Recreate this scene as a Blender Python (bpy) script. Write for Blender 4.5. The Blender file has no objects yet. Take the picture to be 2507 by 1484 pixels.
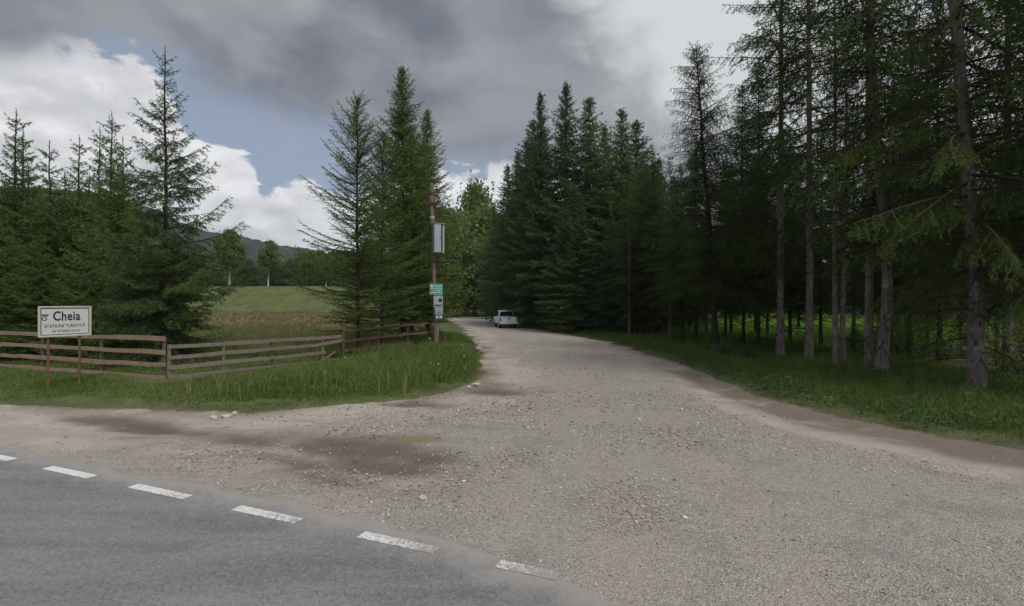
import bpy, bmesh, math, random
import numpy as np
from mathutils import Vector, Matrix, noise as mnoise

# ------------------------------------------------------------------ camera, sky, sun, exposure
SC = bpy.context.scene
COL = SC.collection
F = 1253.5          # photograph read at 2507 px wide: focal length in those pixels, horizon at 742
CX, CY, EYE = 1253.5, 742.0, 2.5
R = math.radians

cam_d = bpy.data.cameras.new('camera')
cam = bpy.data.objects.new('camera', cam_d)
COL.objects.link(cam)
cam.location = (0, 0, EYE)
cam.rotation_euler = (R(90), 0, 0)
cam_d.sensor_width = 36
cam_d.lens = 18.0
cam_d.clip_start = 0.1
cam_d.clip_end = 6000
SC.camera = cam

SUN_EL, SUN_AZ = R(55), R(140)      # veiled by cloud, high and behind the camera to the right
sun_d = bpy.data.lights.new('sun', 'SUN')
sun_d.energy = 1.5
sun_d.angle = R(16)
sun_d.color = (1.0, 0.96, 0.9)
sun = bpy.data.objects.new('sun', sun_d)
COL.objects.link(sun)
sdir = Vector((math.sin(SUN_AZ) * math.cos(SUN_EL), math.cos(SUN_AZ) * math.cos(SUN_EL), math.sin(SUN_EL)))
sun.rotation_euler = sdir.to_track_quat('Z', 'Y').to_euler()

SC.view_settings.view_transform = 'Standard'
SC.view_settings.look = 'None'
SC.view_settings.gamma = 1
SC.view_settings.use_curve_mapping = False
SC.view_settings.exposure = 0.62
SC.cycles.max_bounces = 6
SC.cycles.diffuse_bounces = 3
SC.cycles.glossy_bounces = 2
SC.cycles.transmission_bounces = 3
SC.cycles.transparent_max_bounces = 4
SC.cycles.volume_bounces = 0
SC.cycles.use_denoising = True
SC.cycles.denoiser = 'OPENIMAGEDENOISE'
SC.cycles.denoising_prefilter = 'ACCURATE'
SC.render.film_transparent = False


class NT:
    """small helper for node trees"""
    def __init__(s, tree):
        s.t = tree
        s.t.nodes.clear()

    def n(s, typ, **kw):
        nd = s.t.nodes.new(typ)
        for k, v in kw.items():
            setattr(nd, k, v)
        return nd

    def l(s, a, b):
        s.t.links.new(a, b)

    def put(s, sock, v):
        if isinstance(v, bpy.types.NodeSocket):
            s.l(v, sock)
        elif isinstance(v, tuple) and len(v) == 3 and sock.type == 'RGBA':
            sock.default_value = (*v, 1)
        else:
            sock.default_value = v

    def m(s, op, a, b=0.0, c=None, clamp=False):
        nd = s.n('ShaderNodeMath', operation=op, use_clamp=clamp)
        s.put(nd.inputs[0], a)
        s.put(nd.inputs[1], b)
        if c is not None:
            s.put(nd.inputs[2], c)
        return nd.outputs[0]

    def ss(s, v, lo, hi):
        nd = s.n('ShaderNodeMapRange', interpolation_type='SMOOTHSTEP')
        s.put(nd.inputs[0], v)
        s.put(nd.inputs[1], lo)
        s.put(nd.inputs[2], hi)
        return nd.outputs[0]

    def mix(s, f, a, b):
        nd = s.n('ShaderNodeMix', data_type='RGBA')
        s.put(nd.inputs[0], f)
        s.put(nd.inputs[6], a)
        s.put(nd.inputs[7], b)
        return nd.outputs[2]

    def noise(s, vec, scale, detail=5, rough=0.55, dist=0.0):
        nd = s.n('ShaderNodeTexNoise')
        if vec is not None:
            s.l(vec, nd.inputs['Vector'])
        nd.inputs['Scale'].default_value = scale
        nd.inputs['Detail'].default_value = detail
        nd.inputs['Roughness'].default_value = rough
        nd.inputs['Distortion'].default_value = dist
        return nd.outputs[0]


def build_sky():
    w = bpy.data.worlds.new('World')
    SC.world = w
    w.use_nodes = True
    N = NT(w.node_tree)
    gen = N.n('ShaderNodeTexCoord').outputs['Generated']
    sep = N.n('ShaderNodeSeparateXYZ')
    N.l(gen, sep.inputs[0])
    X, Y, Z = sep.outputs
    az = N.m('ARCTAN2', X, Y)
    el = N.m('ARCSINE', Z)
    u = N.m('MULTIPLY_ADD', az, 1 / 2.4, 0.5, clamp=True)

    def fcurve(pts, lo=0.0, hi=0.8):
        fc = N.n('ShaderNodeFloatCurve')
        c = fc.mapping.curves[0]
        q = []
        for px, py in pts:
            a = math.atan((px - CX) / F)
            e = math.atan((CY - py) / F * math.cos(a))
            q.append((a / 2.4 + 0.5, (e - lo) / (hi - lo)))
        while len(c.points) < len(q):
            c.points.new(0.5, 0.5)
        for p, v in zip(c.points, q):
            p.location = v
            p.handle_type = 'AUTO'
        fc.mapping.update()
        N.l(u, fc.inputs['Value'])
        return N.m('MULTIPLY_ADD', fc.outputs[0], hi - lo, lo)

    deck_b = fcurve([(-900, 160), (0, 175), (200, 135), (330, 130), (450, 190), (600, 245), (780, 300), (950, 380), (1230, 400),
                     (1400, 430), (2000, 520), (3400, 560)])
    cum_b = fcurve([(-900, 20), (0, 60), (300, 105), (400, 190), (450, 290), (500, 338), (570, 350), (620, 395), (645, 462), (745, 440),
                    (850, 480), (1000, 445), (1200, 405), (1400, 430), (2000, 520), (3400, 560)])
    # stretched coordinates: clouds flatten towards the horizon
    cmb = N.n('ShaderNodeCombineXYZ')
    N.l(X, cmb.inputs[0]); N.l(Y, cmb.inputs[1])
    N.l(N.m('MULTIPLY', Z, 1.9), cmb.inputs[2])
    V = cmb.outputs[0]
    n_big = N.noise(V, 2.6, 5, 0.55, 0.3)
    n_mid = N.noise(V, 6.0, 7, 0.58, 0.4)
    n_fine = N.noise(V, 17.0, 8, 0.6, 0.2)
    edge = N.m('ADD', N.m('MULTIPLY', N.m('SUBTRACT', n_mid, 0.5), 0.16), N.m('MULTIPLY', N.m('SUBTRACT', n_fine, 0.5), 0.05))
    deck = N.ss(N.m('ADD', N.m('SUBTRACT', el, deck_b), edge), -0.035, 0.05)
    edge2 = N.m('ADD', N.m('MULTIPLY', N.m('SUBTRACT', n_mid, 0.5), 0.10), N.m('MULTIPLY', N.m('SUBTRACT', n_fine, 0.5), 0.14))
    cum = N.ss(N.m('ADD', N.m('SUBTRACT', cum_b, el), edge2), -0.004, 0.016)
    K = 10.0   # the background strength is 0.1

    def c(r, g, b):
        return (r * K, g * K, b * K)
    # blue gap
    sky = N.n('ShaderNodeTexSky', sky_type='NISHITA', sun_disc=False)
    sky.sun_elevation = SUN_EL
    sky.sun_rotation = SUN_AZ
    sky.air_density = 1.0
    sky.dust_density = 1.0
    blue = N.mix(0.75, sky.outputs[0], c(0.180, 0.212, 0.275))
    blue = N.mix(N.m('MULTIPLY', N.ss(n_mid, 0.48, 0.72), 0.55), blue, c(0.32, 0.335, 0.365))
    # white cumulus
    white = N.mix(N.ss(N.m('ADD', N.m('MULTIPLY', n_mid, 0.6), N.m('MULTIPLY', n_fine, 0.4)), 0.36, 0.62), c(0.42, 0.425, 0.445), c(0.66, 0.66, 0.665))
    # grey deck, lighter to the right of the gap
    dark = N.mix(N.ss(n_big, 0.40, 0.64), c(0.092, 0.103, 0.126), c(0.190, 0.198, 0.216))
    dark = N.mix(N.m('MULTIPLY', N.ss(n_mid, 0.45, 0.8), 0.5), dark, c(0.30, 0.303, 0.315))
    lift = N.m('MULTIPLY', N.ss(az, -0.02, 0.26), 1.0)
    topl = N.ss(N.m('ADD', N.m('ADD', az, N.m('MULTIPLY', el, 0.9)), N.m('MULTIPLY', N.m('SUBTRACT', n_mid, 0.5), 0.5)), 0.46, 0.72)
    dark = N.mix(N.m('MULTIPLY', lift, 0.35), dark, c(0.29, 0.29, 0.295))
    dark = N.mix(N.m('MULTIPLY', topl, 0.85), dark, c(0.50, 0.51, 0.52))
    dark = N.mix(N.m('MULTIPLY', N.ss(el, 0.55, 1.3), 0.75), dark, c(0.62, 0.63, 0.65))
    col = N.mix(cum, blue, white)
    col = N.mix(deck, col, dark)
    bg = N.n('ShaderNodeBackground')
    N.l(col, bg.inputs[0])
    bg.inputs[1].default_value = 0.1
    out = N.n('ShaderNodeOutputWorld')
    N.l(bg.outputs[0], out.inputs[0])


build_sky()

# ------------------------------------------------------------------ helpers
rng = np.random.default_rng(7)
rnd = random.Random(11)


def gp(px, py, z=0.0):
    """ground point seen at photograph pixel (px, py)"""
    D = (EYE - z) * F / (py - CY)
    return ((px - CX) * D / F, D)


def ax(px, D):
    return (px - CX) * D / F


def zt(py, D):
    return EYE + (CY - py) * D / F


def sstep(v, a, b):
    t = np.clip((np.asarray(v, float) - a) / (b - a), 0, 1)
    return t * t * (3 - 2 * t)


def mesh_np(name, V, T, attrs=None, mat=None, smooth=False):
    """V (n,3), T (m,3 or 4) -> mesh, with point float attributes"""
    me = bpy.data.meshes.new(name)
    V = np.ascontiguousarray(V, np.float32)
    T = np.ascontiguousarray(T, np.int32)
    k = T.shape[1]
    me.vertices.add(len(V))
    me.vertices.foreach_set('co', V.ravel())
    me.loops.add(T.size)
    me.loops.foreach_set('vertex_index', T.ravel())
    me.polygons.add(len(T))
    me.polygons.foreach_set('loop_start', np.arange(0, T.size, k, dtype=np.int32))
    me.polygons.foreach_set('loop_total', np.full(len(T), k, np.int32))
    if smooth:
        me.polygons.foreach_set('use_smooth', np.ones(len(T), bool))
    me.update(calc_edges=True)
    for an, av in (attrs or {}).items():
        a = me.attributes.new(an, 'FLOAT', 'POINT')
        a.data.foreach_set('value', np.ascontiguousarray(av, np.float32))
    if mat:
        me.materials.append(mat)
    return me


def link(name, me, parent=None, loc=(0, 0, 0), rz=0.0):
    o = bpy.data.objects.new(name, me)
    COL.objects.link(o)
    o.location = loc
    o.rotation_euler = (0, 0, rz)
    o.parent = parent
    return o


def tag(o, label=None, cat=None, group=None, kind=None):
    if label: o['label'] = label
    if cat: o['category'] = cat
    if group: o['group'] = group
    if kind: o['kind'] = kind
    return o


def empty(name, loc, rz=0.0):
    o = bpy.data.objects.new(name, None)
    COL.objects.link(o)
    o.empty_display_size = 0.3
    o.location = loc
    o.rotation_euler = (0, 0, rz)
    return o


def bm_obj(name, bm, mat, parent=None, smooth=False):
    me = bpy.data.meshes.new(name)
    bm.to_mesh(me)
    bm.free()
    me.materials.append(mat)
    if smooth:
        me.polygons.foreach_set('use_smooth', [True] * len(me.polygons))
    return link(name, me, parent)


def add_box(bm, c, s, rot=None, bevel=0.0):
    r = bmesh.ops.create_cube(bm, size=1.0)
    vs = r['verts']
    bmesh.ops.scale(bm, vec=Vector(s), verts=vs)
    if bevel:
        es = list({e for v in vs for e in v.link_edges})
        rb = bmesh.ops.bevel(bm, geom=es, offset=bevel, segments=2, affect='EDGES', profile=0.5)
        vs = list({v for f in rb['faces'] for v in f.verts} | {v for v in vs if v.is_valid})
    M = Matrix.Translation(Vector(c))
    if rot is not None:
        M = M @ rot
    bmesh.ops.transform(bm, matrix=M, verts=vs)
    return vs


def tube_np(P, rad, sides=6, cap=True):
    """swept tube along points P (n,3) with radii rad -> V, quads"""
    P = np.asarray(P, float)
    n = len(P)
    d = np.gradient(P, axis=0)
    d /= np.linalg.norm(d, axis=1)[:, None] + 1e-9
    ref = np.where(np.abs(d[:, 2:3]) > 0.9, np.array([[1.0, 0, 0]]), np.array([[0, 0, 1.0]]))
    a = np.cross(d, ref); a /= np.linalg.norm(a, axis=1)[:, None] + 1e-9
    b = np.cross(d, a)
    th = np.linspace(0, 2 * np.pi, sides, endpoint=False)
    rad = np.asarray(rad, float)
    if rad.ndim == 1:
        rad = np.repeat(rad[:, None], sides, 1)
    V = P[:, None, :] + rad[:, :, None] * (np.cos(th)[None, :, None] * a[:, None, :] + np.sin(th)[None, :, None] * b[:, None, :])
    V = V.reshape(-1, 3)
    i = np.arange(n - 1)[:, None] * sides
    j = np.arange(sides)[None, :]
    j2 = (j + 1) % sides
    Q = np.stack([i + j, i + j2, i + sides + j2, i + sides + j], -1).reshape(-1, 4)
    return V, Q


def join_np(parts):
    Vs, Fs, off = [], [], 0
    for V, Q in parts:
        Vs.append(V); Fs.append(Q + off); off += len(V)
    return np.concatenate(Vs), np.concatenate(Fs)


# ------------------------------------------------------------------ materials
def material(name, rough=0.8, spec=0.3):
    m = bpy.data.materials.new(name)
    m.use_nodes = True
    N = NT(m.node_tree)
    out = N.n('ShaderNodeOutputMaterial')
    p = N.n('ShaderNodeBsdfPrincipled')
    N.l(p.outputs[0], out.inputs[0])
    p.inputs['Roughness'].default_value = rough
    p.inputs['Specular IOR Level'].default_value = spec
    N.p, N.out = p, out
    return m, N


def bump(N, h, strength=0.5, dist=0.02):
    b = N.n('ShaderNodeBump')
    b.inputs['Strength'].default_value = strength
    b.inputs['Distance'].default_value = dist
    N.l(h, b.inputs['Height'])
    N.l(b.outputs[0], N.p.inputs['Normal'])


def objco(N):
    return N.n('ShaderNodeTexCoord').outputs['Object']


def attr(N, name):
    a = N.n('ShaderNodeAttribute')
    a.attribute_name = name
    return a.outputs['Fac']


def plain(name, col, rough=0.6, spec=0.4, var=0.15, scale=8.0, metallic=0.0, dirt=None):
    m, N = material(name, rough, spec)
    n = N.noise(objco(N), scale, 5, 0.6)
    dk = tuple(x * (1 - var) for x in col); lt = tuple(min(1, x * (1 + var)) for x in col)
    cc = N.mix(n, dk, lt)
    if dirt:
        d = N.ss(N.noise(objco(N), scale * 0.6, 7, 0.7), 0.52, 0.75)
        cc = N.mix(N.m('MULTIPLY', d, 0.6), cc, dirt)
    N.put(N.p.inputs['Base Color'], cc)
    N.p.inputs['Metallic'].default_value = metallic
    return m


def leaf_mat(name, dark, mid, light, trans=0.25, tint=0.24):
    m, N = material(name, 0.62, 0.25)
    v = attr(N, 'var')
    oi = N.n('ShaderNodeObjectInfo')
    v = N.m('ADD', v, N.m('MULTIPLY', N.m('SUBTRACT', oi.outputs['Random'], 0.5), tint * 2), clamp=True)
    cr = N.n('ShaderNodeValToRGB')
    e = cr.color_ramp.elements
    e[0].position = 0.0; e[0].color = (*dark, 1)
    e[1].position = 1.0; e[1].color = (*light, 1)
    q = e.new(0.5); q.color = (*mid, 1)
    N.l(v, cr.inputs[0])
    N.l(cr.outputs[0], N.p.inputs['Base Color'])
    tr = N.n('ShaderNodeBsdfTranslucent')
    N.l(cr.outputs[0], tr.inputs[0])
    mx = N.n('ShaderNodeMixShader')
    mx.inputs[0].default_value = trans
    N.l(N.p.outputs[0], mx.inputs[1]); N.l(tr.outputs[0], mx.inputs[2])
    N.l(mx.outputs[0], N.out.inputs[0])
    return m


def bark_mat(name, a, b, sx=9.0, sz=1.6, knots=True, pale=None):
    m, N = material(name, 0.9, 0.15)
    tc = objco(N)
    mp = N.n('ShaderNodeMapping'); N.l(tc, mp.inputs[0]); mp.inputs['Scale'].default_value = (sx, sx, sz)
    n = N.noise(mp.outputs[0], 2.2, 8, 0.65, 0.6)
    n2 = N.noise(tc, 1.3, 4, 0.5)
    cc = N.mix(N.ss(n, 0.3, 0.7), a, b)
    if pale:
        cc = N.mix(N.m('MULTIPLY', N.ss(N.noise(tc, 3.1, 6, 0.7), 0.5, 0.68), 0.7), cc, pale)
    cc = N.mix(N.m('MULTIPLY', N.ss(n2, 0.45, 0.75), 0.5), cc, tuple(x * 0.55 for x in a))
    if knots:
        mk = N.n('ShaderNodeMapping'); N.l(tc, mk.inputs[0]); mk.inputs['Scale'].default_value = (5, 5, 2.2)
        vo = N.n('ShaderNodeTexVoronoi'); N.l(mk.outputs[0], vo.inputs['Vector']); vo.inputs['Scale'].default_value = 1.0
        k = N.m('SUBTRACT', 1.0, N.ss(vo.outputs['Distance'], 0.10, 0.24))
        cc = N.mix(N.m('MULTIPLY', k, 0.75), cc, (0.012, 0.01, 0.009))
    N.put(N.p.inputs['Base Color'], cc)
    bump(N, n, 0.8, 0.03)
    return m


M = {}
M['spruce'] = leaf_mat('spruce_needles', (0.042, 0.070, 0.024), (0.080, 0.126, 0.038), (0.135, 0.195, 0.056), 0.38)
M['spruce_light'] = leaf_mat('young_spruce_needles', (0.066, 0.104, 0.022), (0.118, 0.174, 0.036), (0.185, 0.240, 0.056), 0.42)
M['larch'] = leaf_mat('larch_needles', (0.082, 0.130, 0.028), (0.134, 0.200, 0.044), (0.190, 0.262, 0.062), 0.46)
M['forest'] = leaf_mat('forest_needles', (0.042, 0.074, 0.016), (0.082, 0.130, 0.026), (0.140, 0.200, 0.042), 0.42)
M['broad'] = leaf_mat('broad_leaves', (0.086, 0.130, 0.030), (0.134, 0.190, 0.046), (0.195, 0.250, 0.072), 0.42)
M['far'] = leaf_mat('far_leaves', (0.070, 0.104, 0.034), (0.108, 0.150, 0.050), (0.150, 0.195, 0.068), 0.4)
M['birch'] = leaf_mat('birch_leaves', (0.100, 0.138, 0.042), (0.150, 0.192, 0.062), (0.205, 0.250, 0.090), 0.42)
M['weeds'] = leaf_mat('weed_leaves', (0.030, 0.065, 0.020), (0.060, 0.120, 0.034), (0.115, 0.190, 0.055), 0.35)
M['grass'] = leaf_mat('grass_blades', (0.074, 0.124, 0.024), (0.134, 0.198, 0.042), (0.205, 0.255, 0.080), 0.45, 0)
M['glade'] = leaf_mat('lit_tint_glade_grass', (0.100, 0.210, 0.020), (0.165, 0.300, 0.030), (0.240, 0.370, 0.055), 0.5, 0)  # greens raised so the blade colour carries the glade's daylight
M['dry'] = leaf_mat('dry_grass', (0.155, 0.150, 0.065), (0.220, 0.205, 0.100), (0.30, 0.27, 0.145), 0.4, 0)
M['bark'] = bark_mat('grey_bark', (0.100, 0.084, 0.074), (0.225, 0.200, 0.186), pale=(0.32, 0.31, 0.285))
M['bark_dark'] = bark_mat('dark_bark', (0.030, 0.024, 0.020), (0.075, 0.060, 0.050), knots=False)
M['bark_birch'] = bark_mat('birch_bark', (0.42, 0.41, 0.38), (0.55, 0.54, 0.51))
M['limb'] = bark_mat('limb_bark', (0.040, 0.030, 0.024), (0.080, 0.062, 0.050), knots=False)


# ------------------------------------------------------------------ terrain
LEFT_EDGE = [(-60, 34), (-30, 20.2), (-20, 15.9), (-12.7, 12.7), (-10.4, 12.3), (-8.3, 12.0), (-7.0, 11.75), (-5.9, 11.5), (-5.0, 12.0), (-4.1, 12.7),
             (-2.7, 13.3), (-1.7, 14.6), (-1.1, 15.9), (-0.95, 18.4), (-1.3, 22.5), (-1.9, 29), (-3.4, 40), (-5.4, 53), (-7.6, 66), (-11, 84), (-17, 96), (-30, 104), (-60, 108)]
RIGHT_EDGE = [(-60, 117), (-30, 117), (-13, 112), (-6.5, 100), (-3.3, 91), (-0.6, 74), (1.0, 59), (2.3, 49), (4.3, 40.5), (6.2, 32.5), (6.8, 25), (6.85, 19.2),
              (6.75, 15.5), (6.85, 13.2), (7.3, 11.2), (8.1, 9.6), (9.0, 8.5), (11, 7.0), (16, 4.2), (26, -0.2), (45, -8)]
NEAR_EDGE = [(45, -20), (20, -9), (0, -1.5), (-20, 7), (-60, 24)]
ROAD = np.array(LEFT_EDGE + RIGHT_EDGE + NEAR_EDGE, float)


def poly_sd(P, poly):
    """signed distance, positive inside"""
    P = np.asarray(P, float)
    best = np.full(len(P), 1e9)
    inside = np.zeros(len(P), bool)
    n = len(poly)
    for i in range(n):
        a, b = poly[i], poly[(i + 1) % n]
        e = b - a
        w = P - a
        t = np.clip((w @ e) / (e @ e), 0, 1)
        d = w - t[:, None] * e
        best = np.minimum(best, (d * d).sum(1))
        c1 = (a[1] > P[:, 1]) != (b[1] > P[:, 1])
        with np.errstate(divide='ignore', invalid='ignore'):
            xi = a[0] + (P[:, 1] - a[1]) / (b[1] - a[1]) * e[0]
        inside ^= c1 & (P[:, 0] < xi)
    return np.sqrt(best) * np.where(inside, 1, -1)


# cheap value noise, vectorised
_NG = rng.random((64, 64))


def vnoise(x, y, s):
    x = np.asarray(x, float) / s; y = np.asarray(y, float) / s
    xi = np.floor(x).astype(int); yi = np.floor(y).astype(int)
    fx = x - xi; fy = y - yi
    fx = fx * fx * (3 - 2 * fx); fy = fy * fy * (3 - 2 * fy)
    g = lambda i, j: _NG[i % 64, j % 64]
    return (g(xi, yi) * (1 - fx) + g(xi + 1, yi) * fx) * (1 - fy) + (g(xi, yi + 1) * (1 - fx) + g(xi + 1, yi + 1) * fx) * fy


def fbm(x, y, s, o=4):
    v, a, t = 0, 1, 0
    for k in range(o):
        v = v + a * vnoise(np.asarray(x) + 17.3 * k, np.asarray(y) - 9.1 * k, s); t += a
        a *= 0.5; s *= 0.5
    return v / t


def road_sd(x, y):
    x = np.atleast_1d(np.asarray(x, float)); y = np.atleast_1d(np.asarray(y, float))
    shp = x.shape
    P = np.stack([x.ravel(), y.ravel()], 1)
    w = np.clip(np.abs(P[:, 1]) / 40, 0.25, 1.5)
    j = (fbm(P[:, 0], P[:, 1], 1.3, 4) - 0.5) * 1.7 * np.minimum(w, 1)
    return (poly_sd(P, ROAD) + j).reshape(shp)


def height(x, y, sd=None):
    x = np.asarray(x, float); y = np.asarray(y, float)
    if sd is None:
        sd = road_sd(x, y)
    off = sstep(-sd, 0.0, 3.0)
    far = np.hypot(x, y)
    z = off * (0.06 + 0.16 * (fbm(x, y, 2.5, 3) - 0.5))
    z = z + sstep(-sd, 0, .5) * 0.05
    # the meadow rises gently and ends in a grassy bank on the left
    side = sstep(-x - 0.12 * y, 4, 18)
    z = z + side * (0.9 * sstep(y, 35, 74) + 4.6 * sstep(y, 74, 94) + 0.012 * np.maximum(y - 94, 0))
    # the gravel is uneven, with ruts and hollows
    on = sstep(sd, -0.1, 0.8)
    z = z + on * 0.07 * (fbm(x, y, 2.2, 3) - 0.5) * sstep(-(y + 0.415 * x), -6.5, -4.9) * 0 + on * 0.05 * (fbm(x * 1.0, y * 1.0, 1.7, 3) - 0.5) * sstep(y + 0.415 * x, 5.2, 6.5)
    # muddy shallow ditch between the gravel and the right verge
    dr = np.exp(-((sd - 0.55) / 0.5) ** 2) * sstep(x, 4, 6.5) * sstep(-y, -24, -16)
    z = z - 0.10 * dr
    # ground on the right side behind the trees
    z = z + sstep(x - 0.02 * y, 9, 20) * 0.15 * (fbm(x, y, 8, 3) - 0.3)
    return z


TRACKS = [[(2.2, 60), (2.6, 45), (1.6, 26), (0.6, 17), (-1.4, 11.8), (-5.5, 9.4), (-12, 11.0), (-26, 16.6)],
          [(3.6, 48), (4.4, 34), (4.9, 22), (5.2, 14.5), (6.4, 10.4), (9, 7.4), (15, 3.6), (26, -1.6)],
          [(3.2, 50), (3.1, 30), (2.9, 17), (2.5, 10.5), (2.2, 6.5), (1.6, 3.0)],
          [(2.4, 40), (2.0, 20), (1.2, 12), (-1.0, 8.0), (-4.0, 6.8)]]


def tracks(x, y):
    out = np.zeros(len(x))
    P = np.stack([x, y], 1)
    w = (fbm(x, y, 2.0, 3) - 0.5) * 0.5
    for tr_, wt in zip(TRACKS, (0.75, 0.75, 0.4, 0.45)):
        T_ = np.array(tr_, float)
        best = np.full(len(x), 1e9)
        for a, b in zip(T_[:-1], T_[1:]):
            e = b - a
            t = np.clip(((P - a) @ e) / (e @ e), 0, 1)
            best = np.minimum(best, np.linalg.norm(P - a - t[:, None] * e, axis=1))
        r = np.abs(best - 0.78) + w
        out = np.maximum(out, wt * (1 - sstep(r, 0.12, 0.50)))
    return out * sstep(fbm(x + 9, y, 2.6, 4), 0.22, 0.5) * (0.45 + 0.55 * sstep(fbm(x - 4, y + 7, 0.7, 3), 0.3, 0.6))


HOLES = [(gp(1030, 1062), 0.62, 0.40), (gp(360, 1040), 2.4, 0.5), (gp(610, 1072), 1.5, 0.42), (gp(840, 1080), 1.9, 0.8), (gp(1235, 955), 1.1, 1.2),
         (gp(800, 1170), 1.3, 0.26), (gp(1040, 1112), 0.75, 0.42), (gp(960, 1140), 1.1, 0.42), (gp(1010, 985), 1.2, 0.5), (gp(720, 1125), 0.9, 0.22)]


def wetness(x, y):
    w = np.zeros_like(x)
    for (cx, cy), rx, ry in HOLES:
        dx, dy = x - cx, y - cy
        ux = dx * 0.924 - dy * 0.383; uy = dx * 0.383 + dy * 0.924
        q = np.sqrt((ux / rx) ** 2 + (uy / ry) ** 2) + (fbm(x, y, 0.8, 4) - 0.5) * 1.1 + (fbm(ux * 0.35, uy * 1.6, 0.7, 4) - 0.5) * 1.0
        w = np.maximum(w, 1 - sstep(q, 0.30, 1.25))
    return w


def ground_mats():
    # gravel and packed dust
    def gravel(name):
        m, N = material(name, 0.92, 0.2)
        tc = objco(N)
        vo = N.n('ShaderNodeTexVoronoi'); N.l(tc, vo.inputs['Vector']); vo.inputs['Scale'].default_value = 38
        vo2 = N.n('ShaderNodeTexVoronoi'); N.l(tc, vo2.inputs['Vector']); vo2.inputs['Scale'].default_value = 85
        sp = N.n('ShaderNodeSeparateColor'); N.l(vo.outputs['Color'], sp.inputs[0])
        sp2 = N.n('ShaderNodeSeparateColor'); N.l(vo2.outputs['Color'], sp2.inputs[0])
        big = N.noise(tc, 0.55, 6, 0.6, 0.5)
        mid = N.noise(tc, 2.3, 6, 0.65, 0.3)
        dust = N.mix(N.ss(big, 0.35, 0.65), (0.300, 0.258, 0.225), (0.400, 0.348, 0.300))
        dust = N.mix(N.ss(mid, 0.4, 0.75), dust, (0.325, 0.292, 0.268))
        stone = N.mix(sp.outputs[0], (0.20, 0.178, 0.160), (0.47, 0.428, 0.388))
        stone2 = N.mix(sp2.outputs[1], (0.22, 0.198, 0.178), (0.45, 0.412, 0.372))
        loose = attr(N, 'loose')
        amt = N.m('MULTIPLY', N.ss(N.m('ADD', N.m('MULTIPLY', loose, 0.5), N.m('MULTIPLY', mid, 0.7)), 0.34, 0.72), 0.85)
        cc = N.mix(amt, dust, stone)
        cc = N.mix(N.m('MULTIPLY', amt, 0.45), cc, stone2)
        tk = attr(N, 'track')
        cc = N.mix(N.m('MULTIPLY', N.ss(N.noise(tc, 0.9, 7, 0.68, 0.8), 0.50, 0.66), 0.45), cc, (0.205, 0.190, 0.180))
        cc = N.mix(N.m('MULTIPLY', tk, 0.70), cc, N.mix(N.ss(mid, 0.3, 0.7), (0.325, 0.280, 0.242), (0.415, 0.365, 0.318)))
        mpz = N.n('ShaderNodeMapping'); N.l(tc, mpz.inputs[0]); mpz.inputs['Rotation'].default_value = (0, 0, R(22.5)); mpz.inputs['Scale'].default_value = (0.35, 1.5, 1)
        stk = N.ss(N.noise(mpz.outputs[0], 1.6, 7, 0.65, 0.6), 0.50, 0.70)
        cc = N.mix(N.m('MULTIPLY', stk, N.m('MULTIPLY', attr(N, 'stain'), 0.8)), cc, (0.150, 0.120, 0.098))
        mud = attr(N, 'wet')
        cc = N.mix(N.m('MULTIPLY', mud, 0.88), cc, N.mix(mid, (0.078, 0.060, 0.048), (0.140, 0.110, 0.088)))
        # earthy strip where the grass starts
        ed = attr(N, 'earth')
        cc = N.mix(N.m('MULTIPLY', ed, 0.75), cc, N.mix(mid, (0.088, 0.064, 0.048), (0.150, 0.112, 0.085)))
        bigs = N.noise(tc, 0.16, 6, 0.6, 0.3)
        mids = N.noise(tc, 1.7, 7, 0.68, 0.3)
        g = N.mix(N.ss(mids, 0.3, 0.7), (0.068, 0.086, 0.028), (0.130, 0.142, 0.052))
        g = N.mix(N.m('MULTIPLY', N.ss(bigs, 0.42, 0.68), 0.6), g, (0.115, 0.124, 0.044))
        ed = attr(N, 'earth')
        g = N.mix(N.m('MULTIPLY', ed, N.ss(mids, 0.3, 0.6)), g, (0.125, 0.105, 0.075))
        g = N.mix(N.m('MULTIPLY', N.ss(N.noise(tc, 0.45, 8, 0.7), 0.4, 0.62), 0.55), g, (0.038, 0.060, 0.018))
        dry = attr(N, 'dry')
        g = N.mix(N.m('MULTIPLY', dry, 0.8), g, N.mix(N.noise(tc, 0.7, 6, 0.6), (0.180, 0.158, 0.084), (0.245, 0.205, 0.122)))
        gl = attr(N, 'glade')
        g = N.mix(gl, g, N.mix(mids, (0.065, 0.14, 0.020), (0.125, 0.225, 0.035)))  # daylight of the open glade painted into the ground colour
        fl = attr(N, 'litter')
        g = N.mix(N.m('MULTIPLY', fl, 0.8), g, N.mix(mids, (0.030, 0.032, 0.014), (0.050, 0.048, 0.022)))
        side = N.m('ADD', attr(N, 'green'), N.m('MULTIPLY', N.m('SUBTRACT', N.noise(tc, 3.4, 7, 0.72, 0.4), 0.5), 1.1))
        mask = N.ss(side, 0.42, 0.60)
        cc = N.mix(mask, cc, g)
        amt = N.m('MULTIPLY', amt, N.m('SUBTRACT', 1.0, mask))
        N.put(N.p.inputs['Base Color'], cc)
        N.put(N.p.inputs['Roughness'], N.m('MULTIPLY_ADD', mud, -0.50, 0.93))
        h = N.m('ADD', N.m('MULTIPLY', vo.outputs['Distance'], -1.0), N.m('MULTIPLY', vo2.outputs['Distance'], -0.6))
        h = N.m('MULTIPLY_ADD', N.noise(tc, 5, 6, .7), 1.2, N.m('MULTIPLY', h, amt))
        bump(N, h, 0.8, 0.03)
        return m

    M['gravel'] = gravel('gravel_dust_and_soil')
    M['soil'] = M['gravel']


ground_mats()


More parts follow.
